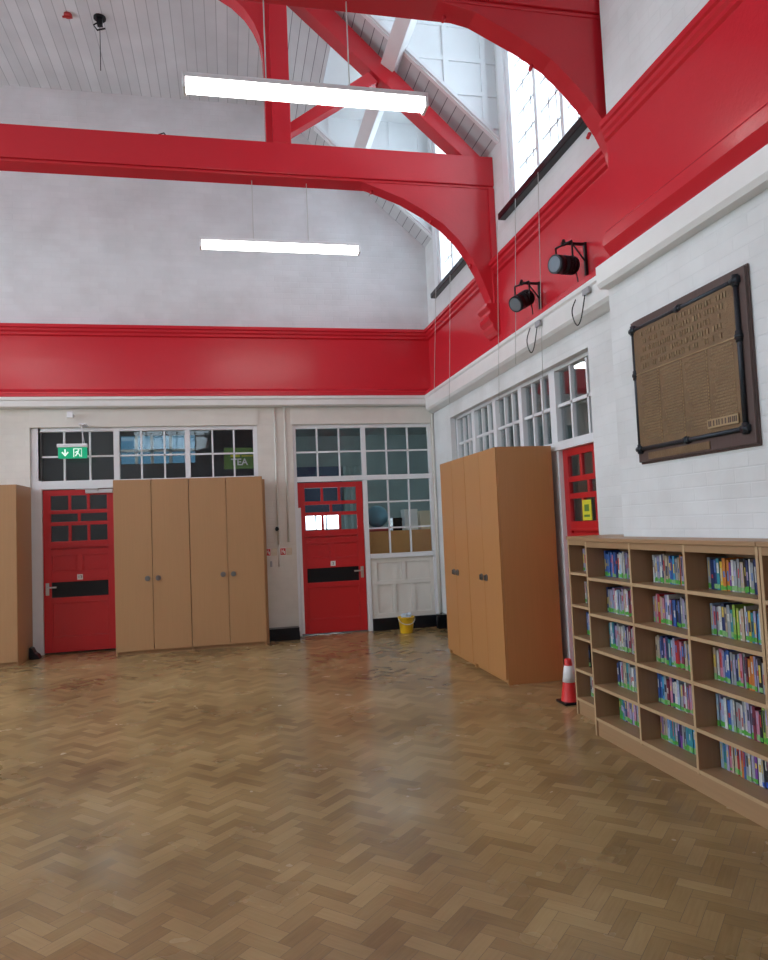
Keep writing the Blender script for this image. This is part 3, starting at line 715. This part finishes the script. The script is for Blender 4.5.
w = MB(bf); w.box(.428, .462, .02, .36, 0, 2.17); tag(w.build('loose_board', M['cab'], None, bevel=.001), 'narrow brown board standing between the tall beech cupboard and white pier', 'board')
cabinet(bf, -3.45, -2.515, .66, 2.17, M['cab'], 'tall beech cupboard cut off by the left edge of the photo')
rf = right(XR+.012)
cabinet(rf, 7.185, 8.06, .56, 2.17, M['cab_r'], 'tall orange-beech cupboard on the right wall nearest the room corner')
cabinet(rf, 6.27, 7.18, .56, 2.17, M['cab_r'], 'tall orange-beech cupboard whose broad side panel faces the bookcases')

# ================================================================== BOOKCASES
PALS = {
 'blue': (0.05, 0.13, 0.42), 'pale blue': (0.36, 0.50, 0.66), 'navy': (0.03, 0.05, 0.16), 'white': (0.72, 0.72, 0.70), 'grey': (0.33, 0.35, 0.38),
 'purple': (0.20, 0.06, 0.32), 'red': (0.52, 0.04, 0.05), 'orange': (0.62, 0.20, 0.04), 'yellow': (0.70, 0.50, 0.06), 'green': (0.08, 0.30, 0.10),
 'black': (0.025, 0.025, 0.03), 'teal': (0.04, 0.28, 0.34), 'pink': (0.55, 0.22, 0.32), 'maroon': (0.22, 0.03, 0.06), 'beige': (0.52, 0.42, 0.30), 'sky blue': (0.06, 0.34, 0.60), 'lilac': (0.40, 0.36, 0.55), 'lime green': (0.30, 0.48, 0.08)}
BM = {k: mat(k.replace(' ', '_') + '_book_cover', v, 0.4, noise=0.25, nscale=35) for k, v in PALS.items()}
PAGES = mat('book_pages', (0.72, 0.68, 0.58), 0.8)
STICK = mat('green_spine_sticker', (0.10, 0.42, 0.06), 0.45, noise=0.3, nscale=60)
STICKB = mat('blue_spine_sticker', (0.03, 0.10, 0.50), 0.45, noise=0.2, nscale=60)
TITLES = [mat('spine_print_'+n_, c_, 0.5, noise=0.3, nscale=70) for n_, c_ in (('pale', (0.62, 0.60, 0.56)), ('yellow', (0.7, 0.5, 0.1)), ('dark', (0.04, 0.04, 0.07)), ('red', (0.5, 0.06, 0.06)), ('blue', (0.1, 0.2, 0.5)), ('lilac', (0.45, 0.38, 0.6)))]
STICK2 = mat('pale_green_spine_sticker', (0.26, 0.52, 0.20), 0.45, noise=0.3, nscale=60)
rt = random.Random(5)
def book(y, z, X, th, h, dp, colour, label, group, stick=STICK, lean=0.0):
    # spine faces the hall (-X); y is the far side of the book
    root = empty('book', (X + dp/2, y-th/2, z), label, 'book', group)
    def xfb(a, b, c):
        return (a, y - b - lean*c, z + c)
    w = MB(xfb); w.box(X, X+dp, 0, .0016, 0, h).box(X, X+dp, th-.0016, th, 0, h).box(X, X+.002, 0, th, 0, h)
    w.mi = 1; w.box(X+.003, X+dp-.004, .0016, th-.0016, .003, h-.004)
    w.build('cover', [BM[colour], PAGES], root)
    if rt.random() < .86:
        hs = rt.uniform(.022, .036); w = MB(xfb); w.box(X-.0012, X-.0002, .0006, th-.0006, rt.uniform(.002, .010), hs)
        w.build('spine_sticker', STICK2 if stick is STICK and rt.random() < .35 else stick, root)
    c0 = rt.uniform(.15, .4); c1 = rt.uniform(.55, .85); e0 = rt.uniform(.28, .6)
    w = MB(xfb); w.box(X-.0008, X-.0001, th*c0, th*c1, h*e0, h*rt.uniform(e0+.12, .97)); w.build('spine_title', rt.choice(TITLES), root)
    return root
ORD = ['first', 'second', 'third', 'fourth', 'fifth', 'sixth', 'seventh', 'eighth', 'ninth', 'tenth', 'eleventh', 'twelfth', 'thirteenth', 'fourteenth', 'fifteenth', 'sixteenth', 'seventeenth', 'eighteenth', 'nineteenth', 'twentieth', 'twenty-first', 'twenty-second', 'twenty-third', 'twenty-fourth']
ZSH = [.125, .345, .590, .830, 1.075]; TOPZ = 1.347
def bookcase(X, XB, ys, label):
    # ys: upright positions from far to near
    root = empty('bookcase', ((X+XB)/2, (ys[0]+ys[-1])/2, 0), label, 'bookcase')
    t = .018
    n = len(ys)
    for i, y in enumerate(ys):
        w = MB(); w.box(X+.003, XB, y-t/2, y+t/2, 0 if i in (0, n-1) else .10, TOPZ-.025)
        w.build('side_panel' if i in (0, n-1) else 'divider', M['shelf_v'], root)
        w = MB(); w.box(X, X+.003, y-t/2, y+t/2, 0 if i in (0, n-1) else .10, TOPZ-.025); e = w.build('edge_strip', M['edge'], root)
    w = MB(); w.box(X-.012, XB, ys[-1]-t/2, ys[0]+t/2, TOPZ-.025, TOPZ); w.build('top_board', M['shelf'], root, bevel=.004)
    w = MB(); w.box(X+.002, X+.02, ys[-1]+t/2, ys[0]-t/2, TOPZ-.065, TOPZ-.025); w.build('top_rail', M['shelf'], root)
    w = MB(); w.box(XB-.006, XB, ys[-1]+t/2, ys[0]-t/2, .10, TOPZ-.025); w.build('back_panel', M['shelf_v'], root)
    w = MB(); w.box(X+.012, X+.03, ys[-1]+t/2, ys[0]-t/2, 0, .105); w.build('plinth', M['shelf'], root)
    for a, b in zip(ys, ys[1:]):
        for z in ZSH:
            w = MB(); w.box(X+.003, XB-.006, b+t/2+.0005, a-t/2-.0005, z-.02, z); s = w.build('shelf', M['shelf'], root)
            w = MB(); w.box(X+.001, X+.003, b+t/2+.0005, a-t/2-.0005, z-.02, z); w.build('edge_strip', M['edge'], s)
    return root
YS = [4.635, 4.075, 3.525, 2.965]
bookcase(2.405, XN-.006, YS, 'long low oak-effect bookcase of three full book bays along the right wall')
bookcase(2.405, XN-.006, [2.940, 2.39, 1.83, 1.27], 'oak-effect bookcase cut off at the right edge of the photo, showing one side')
bookcase(2.545, XR-.035, [5.185, 4.668], 'narrow one-bay bookcase stepped back beyond the long bookcase')
CELLPAL = {
 (4, 0): ['blue', 'blue', 'blue', 'blue', 'white', 'pale blue', 'grey', 'pink', 'purple', 'purple'],
 (4, 1): ['white', 'pale blue', 'white', 'lilac', 'beige', 'blue', 'blue', 'sky blue', 'beige', 'orange', 'lilac', 'beige', 'grey'],
 (4, 2): ['grey', 'navy', 'navy', 'teal', 'green', 'yellow', 'orange', 'orange', 'purple', 'blue', 'black', 'lime green', 'grey', 'beige', 'black', 'lilac', 'white', 'grey', 'white'],
 (3, 0): ['navy', 'grey', 'lilac', 'white', 'pale blue', 'grey', 'beige', 'white', 'maroon', 'pink', 'grey'],
 (3, 1): ['red', 'orange', 'red', 'beige', 'pink', 'grey', 'teal', 'blue', 'blue', 'black', 'navy', 'grey', 'grey', 'pale blue', 'navy'],
 (3, 2): ['pale blue', 'lilac', 'grey', 'blue', 'sky blue', 'blue', 'beige', 'grey', 'teal', 'lime green', 'lime green', 'orange', 'beige', 'red', 'orange', 'yellow', 'teal', 'sky blue', 'sky blue', 'white'],
 (2, 0): ['teal', 'navy', 'grey', 'white', 'grey', 'maroon', 'pink', 'grey'],
 (2, 1): ['beige', 'grey', 'pale blue', 'sky blue', 'teal', 'navy', 'lilac', 'red', 'pink', 'maroon', 'beige', 'grey', 'lilac'],
 (2, 2): ['beige', 'navy', 'white', 'lilac', 'blue', 'red', 'grey', 'navy', 'pale blue', 'black', 'grey', 'maroon', 'orange', 'black', 'lilac', 'black', 'grey'],
 (1, 0): ['navy', 'pale blue', 'beige', 'teal', 'grey', 'white', 'pink', 'sky blue'],
 (1, 1): ['blue', 'sky blue', 'grey', 'maroon', 'pink', 'white', 'pale blue', 'grey', 'maroon', 'black', 'pink', 'lilac', 'maroon'],
 (1, 2): ['pale blue', 'sky blue', 'sky blue', 'blue', 'pale blue', 'grey', 'grey', 'pale blue', 'black', 'navy', 'black', 'maroon', 'black', 'lime green', 'beige'],
 (0, 0): ['green', 'teal', 'navy', 'pink', 'red', 'beige', 'grey', 'pale blue', 'lilac'],
 (0, 1): ['pink', 'beige', 'pale blue', 'teal', 'white', 'navy', 'purple', 'grey', 'teal', 'teal', 'sky blue', 'teal'],
 (0, 2): ['maroon', 'teal', 'black', 'beige', 'red', 'red', 'orange', 'blue', 'grey', 'pink', 'purple', 'lilac', 'grey', 'black', 'grey'],
}
BAYN = ['far', 'middle', 'near']; SHN = {4: 'top', 3: 'second', 2: 'third', 1: 'fourth', 0: 'bottom'}
rb = random.Random(11)
for (sh, bay), pal in CELLPAL.items():
    y = YS[bay] - .012 - (0.085 if (bay == 0 and sh < 2) else (.03 if bay == 1 and sh == 4 else .004)); z = ZSH[sh] + .001
    span = 0.375 if bay else .36
    y0 = y; i = 0; n = 19
    if bay == 0 and sh < 2: span -= .08
    prev = None
    while y0 - y < span and i < 19:
        th = rb.uniform(.013, .027)
        f = (y0-y)/span; col = pal[min(int(f*len(pal)), len(pal)-1)]
        if rb.random() < .36: col = rb.choice(['grey', 'white', 'white', 'navy', 'beige', 'lilac', 'lilac', 'pale blue', 'pink'])
        h = rb.uniform(.150, .178); X = 2.405 + .125 + rb.uniform(0, .006)
        st = STICKB if (sh == 0 and bay == 2 and f > .72) else STICK
        book(y, z, X, th, h, .112, col, '%s %s book, %s from the left, %s shelf, %s bay of the long bookcase' % ('thin' if th < .019 else 'thick', col, ORD[i], SHN[sh], BAYN[bay]),
             'children\'s books on the %s shelf of the %s bay' % (SHN[sh], BAYN[bay]), st)
        y -= th + .0008; i += 1
for sh, cols in ((4, ['lilac', 'grey']), (2, ['blue', 'pale blue', 'grey']), (3, ['white']), (0, ['grey', 'white', 'lilac']), (1, ['black'])):
    y = 5.168
    for i, col in enumerate(cols):
        th = rb.uniform(.018, .026)
        book(y, ZSH[sh]+.001, 2.545+.11, th, rb.uniform(.16, .178), .13, col, '%s book, %s from the left, on the %s shelf of the narrow stepped-back bookcase' % (col, ORD[i], SHN[sh]),
             'books in the narrow bookcase')
        y -= th+.001

# ================================================================== MEMORIAL BOARD
def memorial():
    X0 = XN-.002; y0, y1, z0, z1 = 3.185, 4.270, 1.832, 2.758
    root = empty('memorial_board', (X0-.03, (y0+y1)/2, z0), 'bronze roll of honour on a dark oak board, framed with iron bars, on white brick', 'plaque')
    xf_ = right(X0)
    w = MB(xf_); w.box(y0, y1, 0, .03, z0, z1).box(y0-.004, y1+.004, .0, .012, z0-.012, z1+.012); w.build('backboard', M['oldwood'], root, bevel=.004)
    py0, py1, pz0, pz1 = y0+.07, y1-.05, z0+.085, z1-.06
    w = MB(xf_); w.box(py0, py1, .03, .045, pz0, pz1); w.build('bronze_plate', M['bronze'], root, bevel=.003)
    w = MB(xf_); r = .014; d = .038
    for z in (pz0, pz1): w.cyl((py0-.01, d, z), (py1+.01, d, z), r, n=12)
    for y in (py0-.01, py1+.01): w.cyl((y, d, pz0), (y, d, pz1), r, n=12)
    w.build('iron_bar', M['iron'], root)
    ym = (py0+py1)/2; zm = pz0 + (pz1-pz0)*.62
    for (y, z, hor) in ((py0-.01, pz0, 0), (py1+.01, pz0, 0), (py0-.01, pz1, 0), (py1+.01, pz1, 0), (ym, pz0, 1), (ym, pz1, 1), (py0-.01, zm, 2), (py1+.01, zm, 2)):
        w = MB(xf_)
        if hor in (0, 1): w.cyl((y-.03, d, z), (y+.03, d, z), .019, n=14); w.cyl((y-.01, d, z), (y+.01, d, z), .024, n=14)
        if hor in (0, 2): w.cyl((y, d, z-.03), (y, d, z+.03), .019, n=14); w.cyl((y, d, z-.01), (y, d, z+.01), .024, n=14)
        w.build('iron_collar', M['iron'], root)
    # raised lettering, too worn in the photograph to read: rows of small relief strokes
    r2 = random.Random(3); w = MB(xf_)
    zt = pz1-.035
    for row in range(5):
        y = py0+.04+r2.uniform(0, .08); hh = .030
        while y < py1-.05-r2.uniform(0, .06):
            ww = r2.uniform(.010, .018)
            if r2.random() > .15:
                w.box(y, y+.0035, .045, .048, zt-hh, zt); w.box(y, y+ww, .045, .048, zt-hh*r2.choice([0, .5, .9])-.004, zt-hh*r2.choice([0, .5])*0)
            y += ww+.010
        zt -= .052
    w.build('raised_heading', M['bronze_l'], root, kind='stuff')
    w = MB(xf_); cw = (py1-py0-.04)/4
    for c in range(4):
        zz = zt-.02
        while zz > pz0+.05:
            y = py0+.02+c*cw+.015
            end = y + cw*r2.uniform(.55, .85)
            while y < end:
                ww = r2.uniform(.004, .010); w.box(y, y+ww, .045, .0475, zz-r2.uniform(.007, .011), zz); y += ww+.005
            zz -= .0175
    w.build('raised_names', M['bronze_l'], root, kind='stuff')
    w = MB(xf_)
    w.box(py0+.01, py1-.01, .045, .050, zt-.006, zt)
    for c in (1, 2, 3):
        z = pz0+.02
        while z < zt-.01: w.box(py0+.02+c*cw-.004, py0+.02+c*cw+.002, .045, .049, z, z+.012); z += .02
    w.build('plate_divider', M['bronze_d'], root)
    w = MB(xf_); w.box(py0+.02, py0+.27, .05, .055, pz0+.035, pz0+.085); pl = w.build('name_plate', M['bronze_d'], root); pl['label'] = 'small pale brass plate'
    w = MB(xf_); y = py0+.03
    while y < py0+.255: w.box(y, y+.008, .055, .0565, pz0+.045, pz0+.076); y += r2.choice([.014, .018, .026])
    w.build('worn_letters', M['oldwood'], pl)
    w = MB(xf_); w.box(y0+.36, y1-.12, .03, .036, z0+.012, z0+.055); s = w.build('brass_strip', M['bronze'], root)
memorial()

# ================================================================== SMALL THINGS
# exit sign hanging in front of the left screen
def exit_sign():
    y = 9.90; x0, x1, z0, z1 = -2.135, -1.785, 2.515, 2.66
    root = empty('exit_sign', ((x0+x1)/2, y, z0), 'green emergency exit sign with white arrow and running figure above left red door', 'sign')
    w = MB(); w.box(x0, x1, y-.012, y+.012, z0, z1); w.build('sign_panel', M['green'], root, bevel=.003)
    w = MB(); w.box(x0-.01, x1+.005, y-.035, y+.035, z1, z1+.045); w.build('housing', M['white'], root, bevel=.005)
    w = MB(); w.cyl((x1-.05, y, z1+.045), (x1-.06, y+.02, 2.90), .006, n=8).cyl((x1-.03, y, z1+.045), (x1-.075, y+.05, 2.93), .004, n=8).box(x1-.10, x1-.02, y, YB-.001, 2.955, 2.975).cyl((x1-.06, y+.02, 2.89), (x1-.06, y+.02, 2.96), .006, n=8); w.build('hanger', M['white'], root)
    f = y-.0135
    w = MB(); cx = x0+.085; cz = (z0+z1)/2
    w.prism([(cx-.045, cz+.005), (cx, cz-.045), (cx+.045, cz+.005), (cx+.030, cz+.018), (cx, cz-.018), (cx-.030, cz+.018)], f, f+.002).box(cx-.009, cx+.009, f, f+.002, cz-.02, cz+.048)
    w.build('arrow', M['signwhite'], root)
    w = MB(); rx = x0+.235
    w.box(rx-.05, rx-.04, f, f+.002, cz-.055, cz+.055).box(rx-.05, rx+.052, f, f+.002, cz+.047, cz+.057).box(rx+.045, rx+.052, f, f+.002, cz-.055, cz+.05)
    w.prism([(rx+.012+.011*math.cos(t*PI/4), cz+.036+.010*math.sin(t*PI/4)) for t in range(8)], f, f+.002)
    w.prism([(rx-.005, cz+.025), (rx+.018, cz+.025), (rx+.008, cz-.008), (rx-.012, cz-.005)], f, f+.002)
    w.prism([(rx-.012, cz-.002), (rx+.006, cz-.008), (rx-.018, cz-.045), (rx-.032, cz-.040)], f, f+.002)
    w.prism([(rx-.002, cz-.006), (rx+.010, cz-.004), (rx+.034, cz-.028), (rx+.036, cz-.05), (rx+.024, cz-.05), (rx+.022, cz-.03)], f, f+.002)
    w.prism([(rx-.005, cz+.024), (rx-.034, cz+.008), (rx-.030, cz-.002), (rx-.002, cz+.012)], f, f+.002)
    w.build('running_figure', M['signwhite'], root)
exit_sign()
# small white detector box on the cornice
w = MB(back(YB)); w.box(-2.04, -1.965, .135, .165, 3.06, 3.14).box(-2.03, -1.975, 0, .14, 3.085, 3.12); 
tag(w.build('detector', M['white'], None, bevel=.004), 'small white sensor box under the cornice above the exit sign', 'sensor')

# fire notices and conduits on the pier
for k, (x, lab) in enumerate(((.452, 'red and white fire notice with tan strip, next to the beech cupboard'), (.660, 'red and white fire notice with tan strip, next to the red door frame'))):
    root = empty('fire_notice', (x+.07, YB-.005, 1.13), lab, 'sign', 'pair of fire notices on the white pier')
    w = MB(back(YB)); w.box(x, x+.085, 0, .006, 1.13, 1.235); w.build('notice_board', M['print'], root)
    w = MB(back(YB)); w.box(x+.006, x+.079, .006, .008, 1.137, 1.228); w.build('red_field', M['fire_red'], root)
    w = MB(back(YB)); w.box(x+.022, x+.03, .008, .0095, 1.155, 1.215).box(x+.045, x+.053, .008, .0095, 1.165, 1.215).box(x+.03, x+.046, .008, .0095, 1.185, 1.195).box(x+.056, x+.07, .008, .0095, 1.15, 1.19); w.build('pictogram', M['print'], root)
    w = MB(back(YB)); w.box(x+.088, x+.165, 0, .004, 1.135, 1.23); w.build('instruction_strip', M['tan'], root)
    w = MB(back(YB)); 
    for q in range(4): w.box(x+.095, x+.155, .004, .005, 1.15+q*.019, 1.156+q*.019)
    w.build('printed_lines', M['conduit'], root)
w = MB(back(YB)); w.cyl((.645, .016, 1.285), (.645, .016, 3.19), .014, n=8); w.cyl((.645, .012, .98), (.645, .012, 1.285), .008, n=8)
tag(w.build('conduit', M['conduit'], None), 'cream vertical conduit on the pier nearer the beech cupboards', 'conduit')
w = MB(back(YB)); w.cyl((.785, .016, 1.31), (.785, .016, 3.19), .014, n=8)
tag(w.build('conduit', M['conduit'], None), 'cream vertical conduit on the pier nearer the middle red door', 'conduit')
w = MB(back(YB)); w.box(.41, .885, 0, .012, 1.272, 1.284)
tag(w.build('cable_trunking', M['conduit'], None), 'thin cream trunking running level above the fire notices', 'trunking')
w = MB(back(YB)); w.cyl((.628, .03, 1.50), (.628, .055, 1.50), .028, n=14).box(.612, .644, 0, .03, 1.47, 1.53)
tag(w.build('key_switch', M['black'], None, bevel=.003), 'small black round switch on the pier above the fire notices', 'switch')
w = MB(back(YB)); w.box(.52, .55, 0, .02, .98, 1.06); tag(w.build('door_hook', M['greyplastic'], None, bevel=.003), 'small grey clip on the pier under the left fire notice', 'clip')
# corner pipe
w = MB(); w.cyl((XR-.025, YB-.03, .2), (XR-.025, YB-.03, 3.2), .016, n=8); tag(w.build('corner_pipe', M['cream'], None), 'thin cream pipe running up the corner of the room', 'pipe')
w = MB(); w.box(2.82, 2.93, 9.88, 10.0, 0.0, .20).cyl((2.80, 9.86, .02), (2.80, 9.86, .17), .02, n=10).box(2.80, 2.85, 9.85, 9.90, .15, .18)
tag(w.build('door_stop', M['black'], None, bevel=.01), 'black boxed pipe end on the floor in the room corner', 'pipe box')
w = MB(); w.prism([(-2.50, 0), (-2.38, 0), (-2.40, .05), (-2.44, .08), (-2.47, .14), (-2.50, .15)], 9.86, 9.99)
tag(w.build('door_wedge', M['black'], None, bevel=.004), 'black door stop on the floor between left cupboard and red door', 'door stop')

# bucket
def bucket():
    x, y = 2.33, 9.78
    root = empty('bucket', (x, y, 0), 'yellow plastic bucket with cloths in it, by the white panelling', 'bucket')
    w = MB(); w.lathe([(.001, 0), (.082, 0), (.085, .004), (.108, .205), (.115, .207), (.115, .222), (.108, .222), (.103, .205), (.080, .012), (.001, .012)], (x, y, 0)); w.build('body', M['yellow'], root)
    w = MB(); pts = [(x+.115*math.cos(t), y-.02-.09*math.sin(t), .20-.075*math.sin(t)) for t in [PI*i/14 for i in range(15)]]; w.tube(pts, .005, 6); w.build('handle', M['print'], root)
bucket()
w = MB(); w.sphere((2.33, 9.78, .20), .075, 10, .5); w.sphere((2.30, 9.76, .235), .05, 10, .7); w.sphere((2.37, 9.79, .24), .045, 10, .8)
tag(w.build('cleaning_cloth', M['cloth'], None), 'crumpled pale blue cloths heaped in the yellow bucket', 'cloth')
# traffic cone behind the narrow bookcase
def cone():
    x, y = 2.64, 5.50
    root = empty('traffic_cone', (x, y, 0), 'small red traffic cone with white sleeve beside the narrow bookcase', 'traffic cone')
    w = MB(); w.box(x-.085, x+.085, y-.085, y+.085, 0, .022); w.build('base', M['black'], root, bevel=.006)
    w = MB(); w.lathe([(.072, .022), (.070, .03), (.050, .17), (.028, .34), (.024, .352), (.015, .352), (.012, .30)], (x, y, 0)); w.build('cone_body', M['cone'], root)
    w = MB(); w.lathe([(.0508, .17), (.052, .17), (.0345, .30), (.033, .30)], (x, y, 0)); w.build('reflective_sleeve', M['sleeve'], root)
cone()

# spotlights on wall brackets
def spot(yw, zw, cx, cz, tilt, yawd, label):
    X = XR-.02; R = .076; Lh = .118
    root = empty('stage_spotlight', (X, yw, zw-.25), label, 'spotlight')
    w = MB(); w.box(X-.022, X, yw-.012, yw+.012, zw-.26, zw+.015).box(cx-.02, X, yw-.010, yw+.010, zw-.01, zw+.01)
    w.cyl((X-.01, yw, zw-.15), (X-.12, yw, zw-.005), .007, n=6); w.build('wall_bracket', M['blackm'], root)
    c = Vector((cx, yw, cz)); ax = Vector((-math.cos(tilt)*math.cos(yawd), -math.cos(tilt)*math.sin(yawd), -math.sin(tilt)))
    w = MB(); p = c - ax*Lh; q = c + ax*Lh
    w.cyl(p + ax*.02, c+ax*.05, R*.95, n=24); w.cyl(c+ax*.05, q, R, R*1.0, n=24); w.cyl(p, p+ax*.02, R*.70, R*.95, n=24)
    for k in range(4): w.cyl(p+ax*(.035+k*.03), p+ax*(.045+k*.03), R*1.02, n=24)
    b = w.build('lamp_body', M['blackm'], root)
    w = MB(); w.cyl(q+ax*.0005, q+ax*.004, R*.82, n=24); w.build('lens', M['lens'], b)
    side = ax.cross(Vector((0, 0, 1))).normalized()
    top = Vector((cx, yw, zw-.01)); w = MB()
    for s in (-1, 1):
        w.tube([c+side*s*(R+.012), c+side*s*(R+.012)+Vector((0, 0, .06)), top+side*s*(R+.012)], .008, 6)
    w.tube([top-side*(R+.014), top+side*(R+.014)], .009, 6); w.cyl(top-Vector((0, 0, .01)), top+Vector((0, 0, .04)), .014, n=8)
    w.build('yoke', M['blackm'], root)
    w = MB(); K = [p, p+Vector((.02, 0, -.20)), Vector((XR-.20, yw-.04, 3.16)), Vector((XR-.19, yw-.08, 3.03)), Vector((XR-.18, yw-.14, 3.06)), Vector((XR-.165, yw-.20, 3.24))]
    pts = []
    for i in range(len(K)-1):
        a0, a1, a2, a3 = K[max(i-1, 0)], K[i], K[i+1], K[min(i+2, len(K)-1)]
        for q in range(6):
            t = q/6; pts.append(.5*((2*a1)+(a2-a0)*t+(2*a0-5*a1+4*a2-a3)*t*t+(3*a1-a0-3*a2+a3)*t**3))
    pts.append(K[-1])
    w.tube(pts, .005, 6); w.build('power_cable', M['black'], root)
spot(5.33, 3.73, 2.730, 3.55, .10, .35, 'black stage spotlight nearer the camera, beam housing nearly level, on red frieze')
spot(6.24, 3.71, 2.745, 3.545, .50, .45, 'black stage spotlight further away, tilted down, beside the truss corbel')
for i, y in enumerate((5.11, 6.02)):
    w = MB(); w.box(XR-.175, XR-.156, y-.05, y+.05, 3.235, 3.285); tag(w.build('cable_socket', M['greyplastic'], None, bevel=.003), 'small grey socket on the white cornice, %s' % ('nearest the step in the wall' if i == 0 else 'below the further spotlight'), 'socket')
# window cords hanging down the right wall
for i, (y, z0, z1, lab) in enumerate(((9.35, 3.30, 4.70, 'thin cord hanging nearest the room corner'), (8.70, 3.0, 4.66, 'thin cord hanging over the far end of the high screen'), (7.02, 2.6, 4.66, 'thin cord hanging beside the truss corbel'), (5.98, 2.15, 4.66, 'longest thin cord hanging from dormer sill to cupboard top'), (6.52, 3.0, 4.66, 'shorter thin cord hanging beside the longest cord'))):
    w = MB(); w.cyl((XR-.19, y, z0), (XR-.10, y, z1), .0035, n=5)
    tag(w.build('hanging_string', M['cord'], None), lab, 'cord')
# ceiling fittings
w = MB(); w.cyl((-1.33, 8.6, ZC-.02), (-1.33, 8.6, ZC), .07, n=16).box(-1.36, -1.30, 8.57, 8.63, ZC-.10, ZC-.02).tube([(-1.33, 8.6, ZC-.05), (-1.40, 8.6, ZC-.10), (-1.36, 8.6, ZC-.16), (-1.27, 8.6, ZC-.13)], .01, 6).cyl((-1.33, 8.6, ZC-.65), (-1.33, 8.6, ZC-.1), .005, n=6)
tag(w.build('ceiling_hook', M['blackm'], None), 'black hook fitting with a short drop wire on the boarded ceiling', 'hook')
w = MB(); w.cyl((-1.68, 8.6, ZC-.03), (-1.68, 8.6, ZC), .045, n=14).box(-1.74, -1.63, 8.59, 8.61, ZC-.045, ZC-.03)
tag(w.build('ceiling_plate', M['redbits'], None), 'small red ceiling plate left of the black hook', 'fitting')
w = MB(); w.tube([(-.60, 7.42, 5.50), (-.60, 7.42, 5.56), (-.55, 7.42, 5.58), (-.52, 7.42, 5.54), (-.52, 7.42, 5.50)], .008, 6)
tag(w.build('wire_loop', M['blackm'], None), 'small dark wire loop on top of the tie beam', 'wire')

# ---------- contents of the rooms behind
w = MB(); w.box(1.98, 4.3, 10.42, 10.90, 0, 1.40)
tag(w.build('storage_unit', M['cork'], None, bevel=.004), 'tan storage unit back seen through the lowest window panes', 'storage unit')
w = MB(); w.sphere((2.15, 10.63, 1.622), .165, 18)
tag(w.build('ball', M['blue'], None), 'blue round ball behind the window left pane', 'ball')
for (x0, x1, h, mm, lab) in ((1.99, 2.30, .05, 'redbits', 'red flat box lying under the blue ball'), (2.36, 2.50, .19, 'black', 'dark stack of books behind the middle window pane'), (2.54, 2.74, .31, 'print', 'taller white paper box behind the window'), (2.78, 3.0, .28, 'tan', 'shorter cream paper box behind the right window pane')):
    w = MB(); yy = 10.48 if mm != 'redbits' else 10.44
    if mm == 'redbits': w.box(x0, x1, 10.43, 10.80, 1.40, 1.452)
    else: w.box(x0, x1, yy, yy+.22, 1.40, 1.40+h); w.box(x0-.004, x1+.004, yy-.004, yy+.224, 1.40+h-.05, 1.40+h)
    tag(w.build('storage_box', M[mm], None, bevel=.003), lab, 'box')
w = MB(); w.box(1.2, 2.3, 14.9, 14.94, 1.80, 2.75)
tag(w.build('window_blind', mat('navy_blind', (0.03, 0.06, 0.13), 0.7), None), 'dark blue blind above the bright classroom window', 'blind')
w = MB(); w.prism([(2.33+.06*i, 14.86+.03*(i%2)) for i in range(9)]+[(2.81-.06*i, 14.89+.03*((8-i)%2)) for i in range(9)], 1.0, 2.75, 'XY')
tag(w.build('curtain', M['teal'], None), 'pale grey-green curtain beside the bright classroom window', 'curtain')
# poster leaning behind the glass of the left screen
root = empty('poster', (.19, 10.30, 2.40), 'green poster with white lettering behind the high left window', 'poster')
w = MB(); w.box(-.06, .40, 10.30, 10.306, 2.36, 2.66); w.build('poster_sheet', M['lime'], root)
w = MB(); w.box(.03, .16, 10.296, 10.30, 2.53, 2.56).box(.18, .34, 10.296, 10.30, 2.535, 2.55); w.build('printed_line', M['flyer'], root)
text_obj('TEA', .13, M['print'], root, (.15, 10.297, 2.455), (PI/2, 0, 0), bold=.003)
w = MB(); w.box(3.9, 3.95, 5.15, 6.6, 2.35, 3.2)
tag(w.build('curtain', M['curtain'], None), 'dark red curtain behind the high screen nearest the pier', 'curtain')
# lights of the rooms behind
for i, (x, y, z, lab) in enumerate(((-2.1, 11.4, 3.30, 'lit ceiling light in the dark corridor behind the exit sign'), (2.6, 12.6, 3.34, 'lit ceiling light in the classroom behind the middle screen'), (4.2, 7.4, 3.24, 'lit ceiling light in the side room behind the right screen'))):
    root = empty('ceiling_light', (x, y, z-.1), lab, 'ceiling light')
    w = MB(); w.box(x-.6, x+.6, y-.05, y+.05, z-.07, z-.02); w.build('diffuser', M['tube'], root)
    w = MB(); w.box(x-.62, x+.62, y-.06, y+.06, z-.02, z+.04); w.build('housing', M['white'], root)
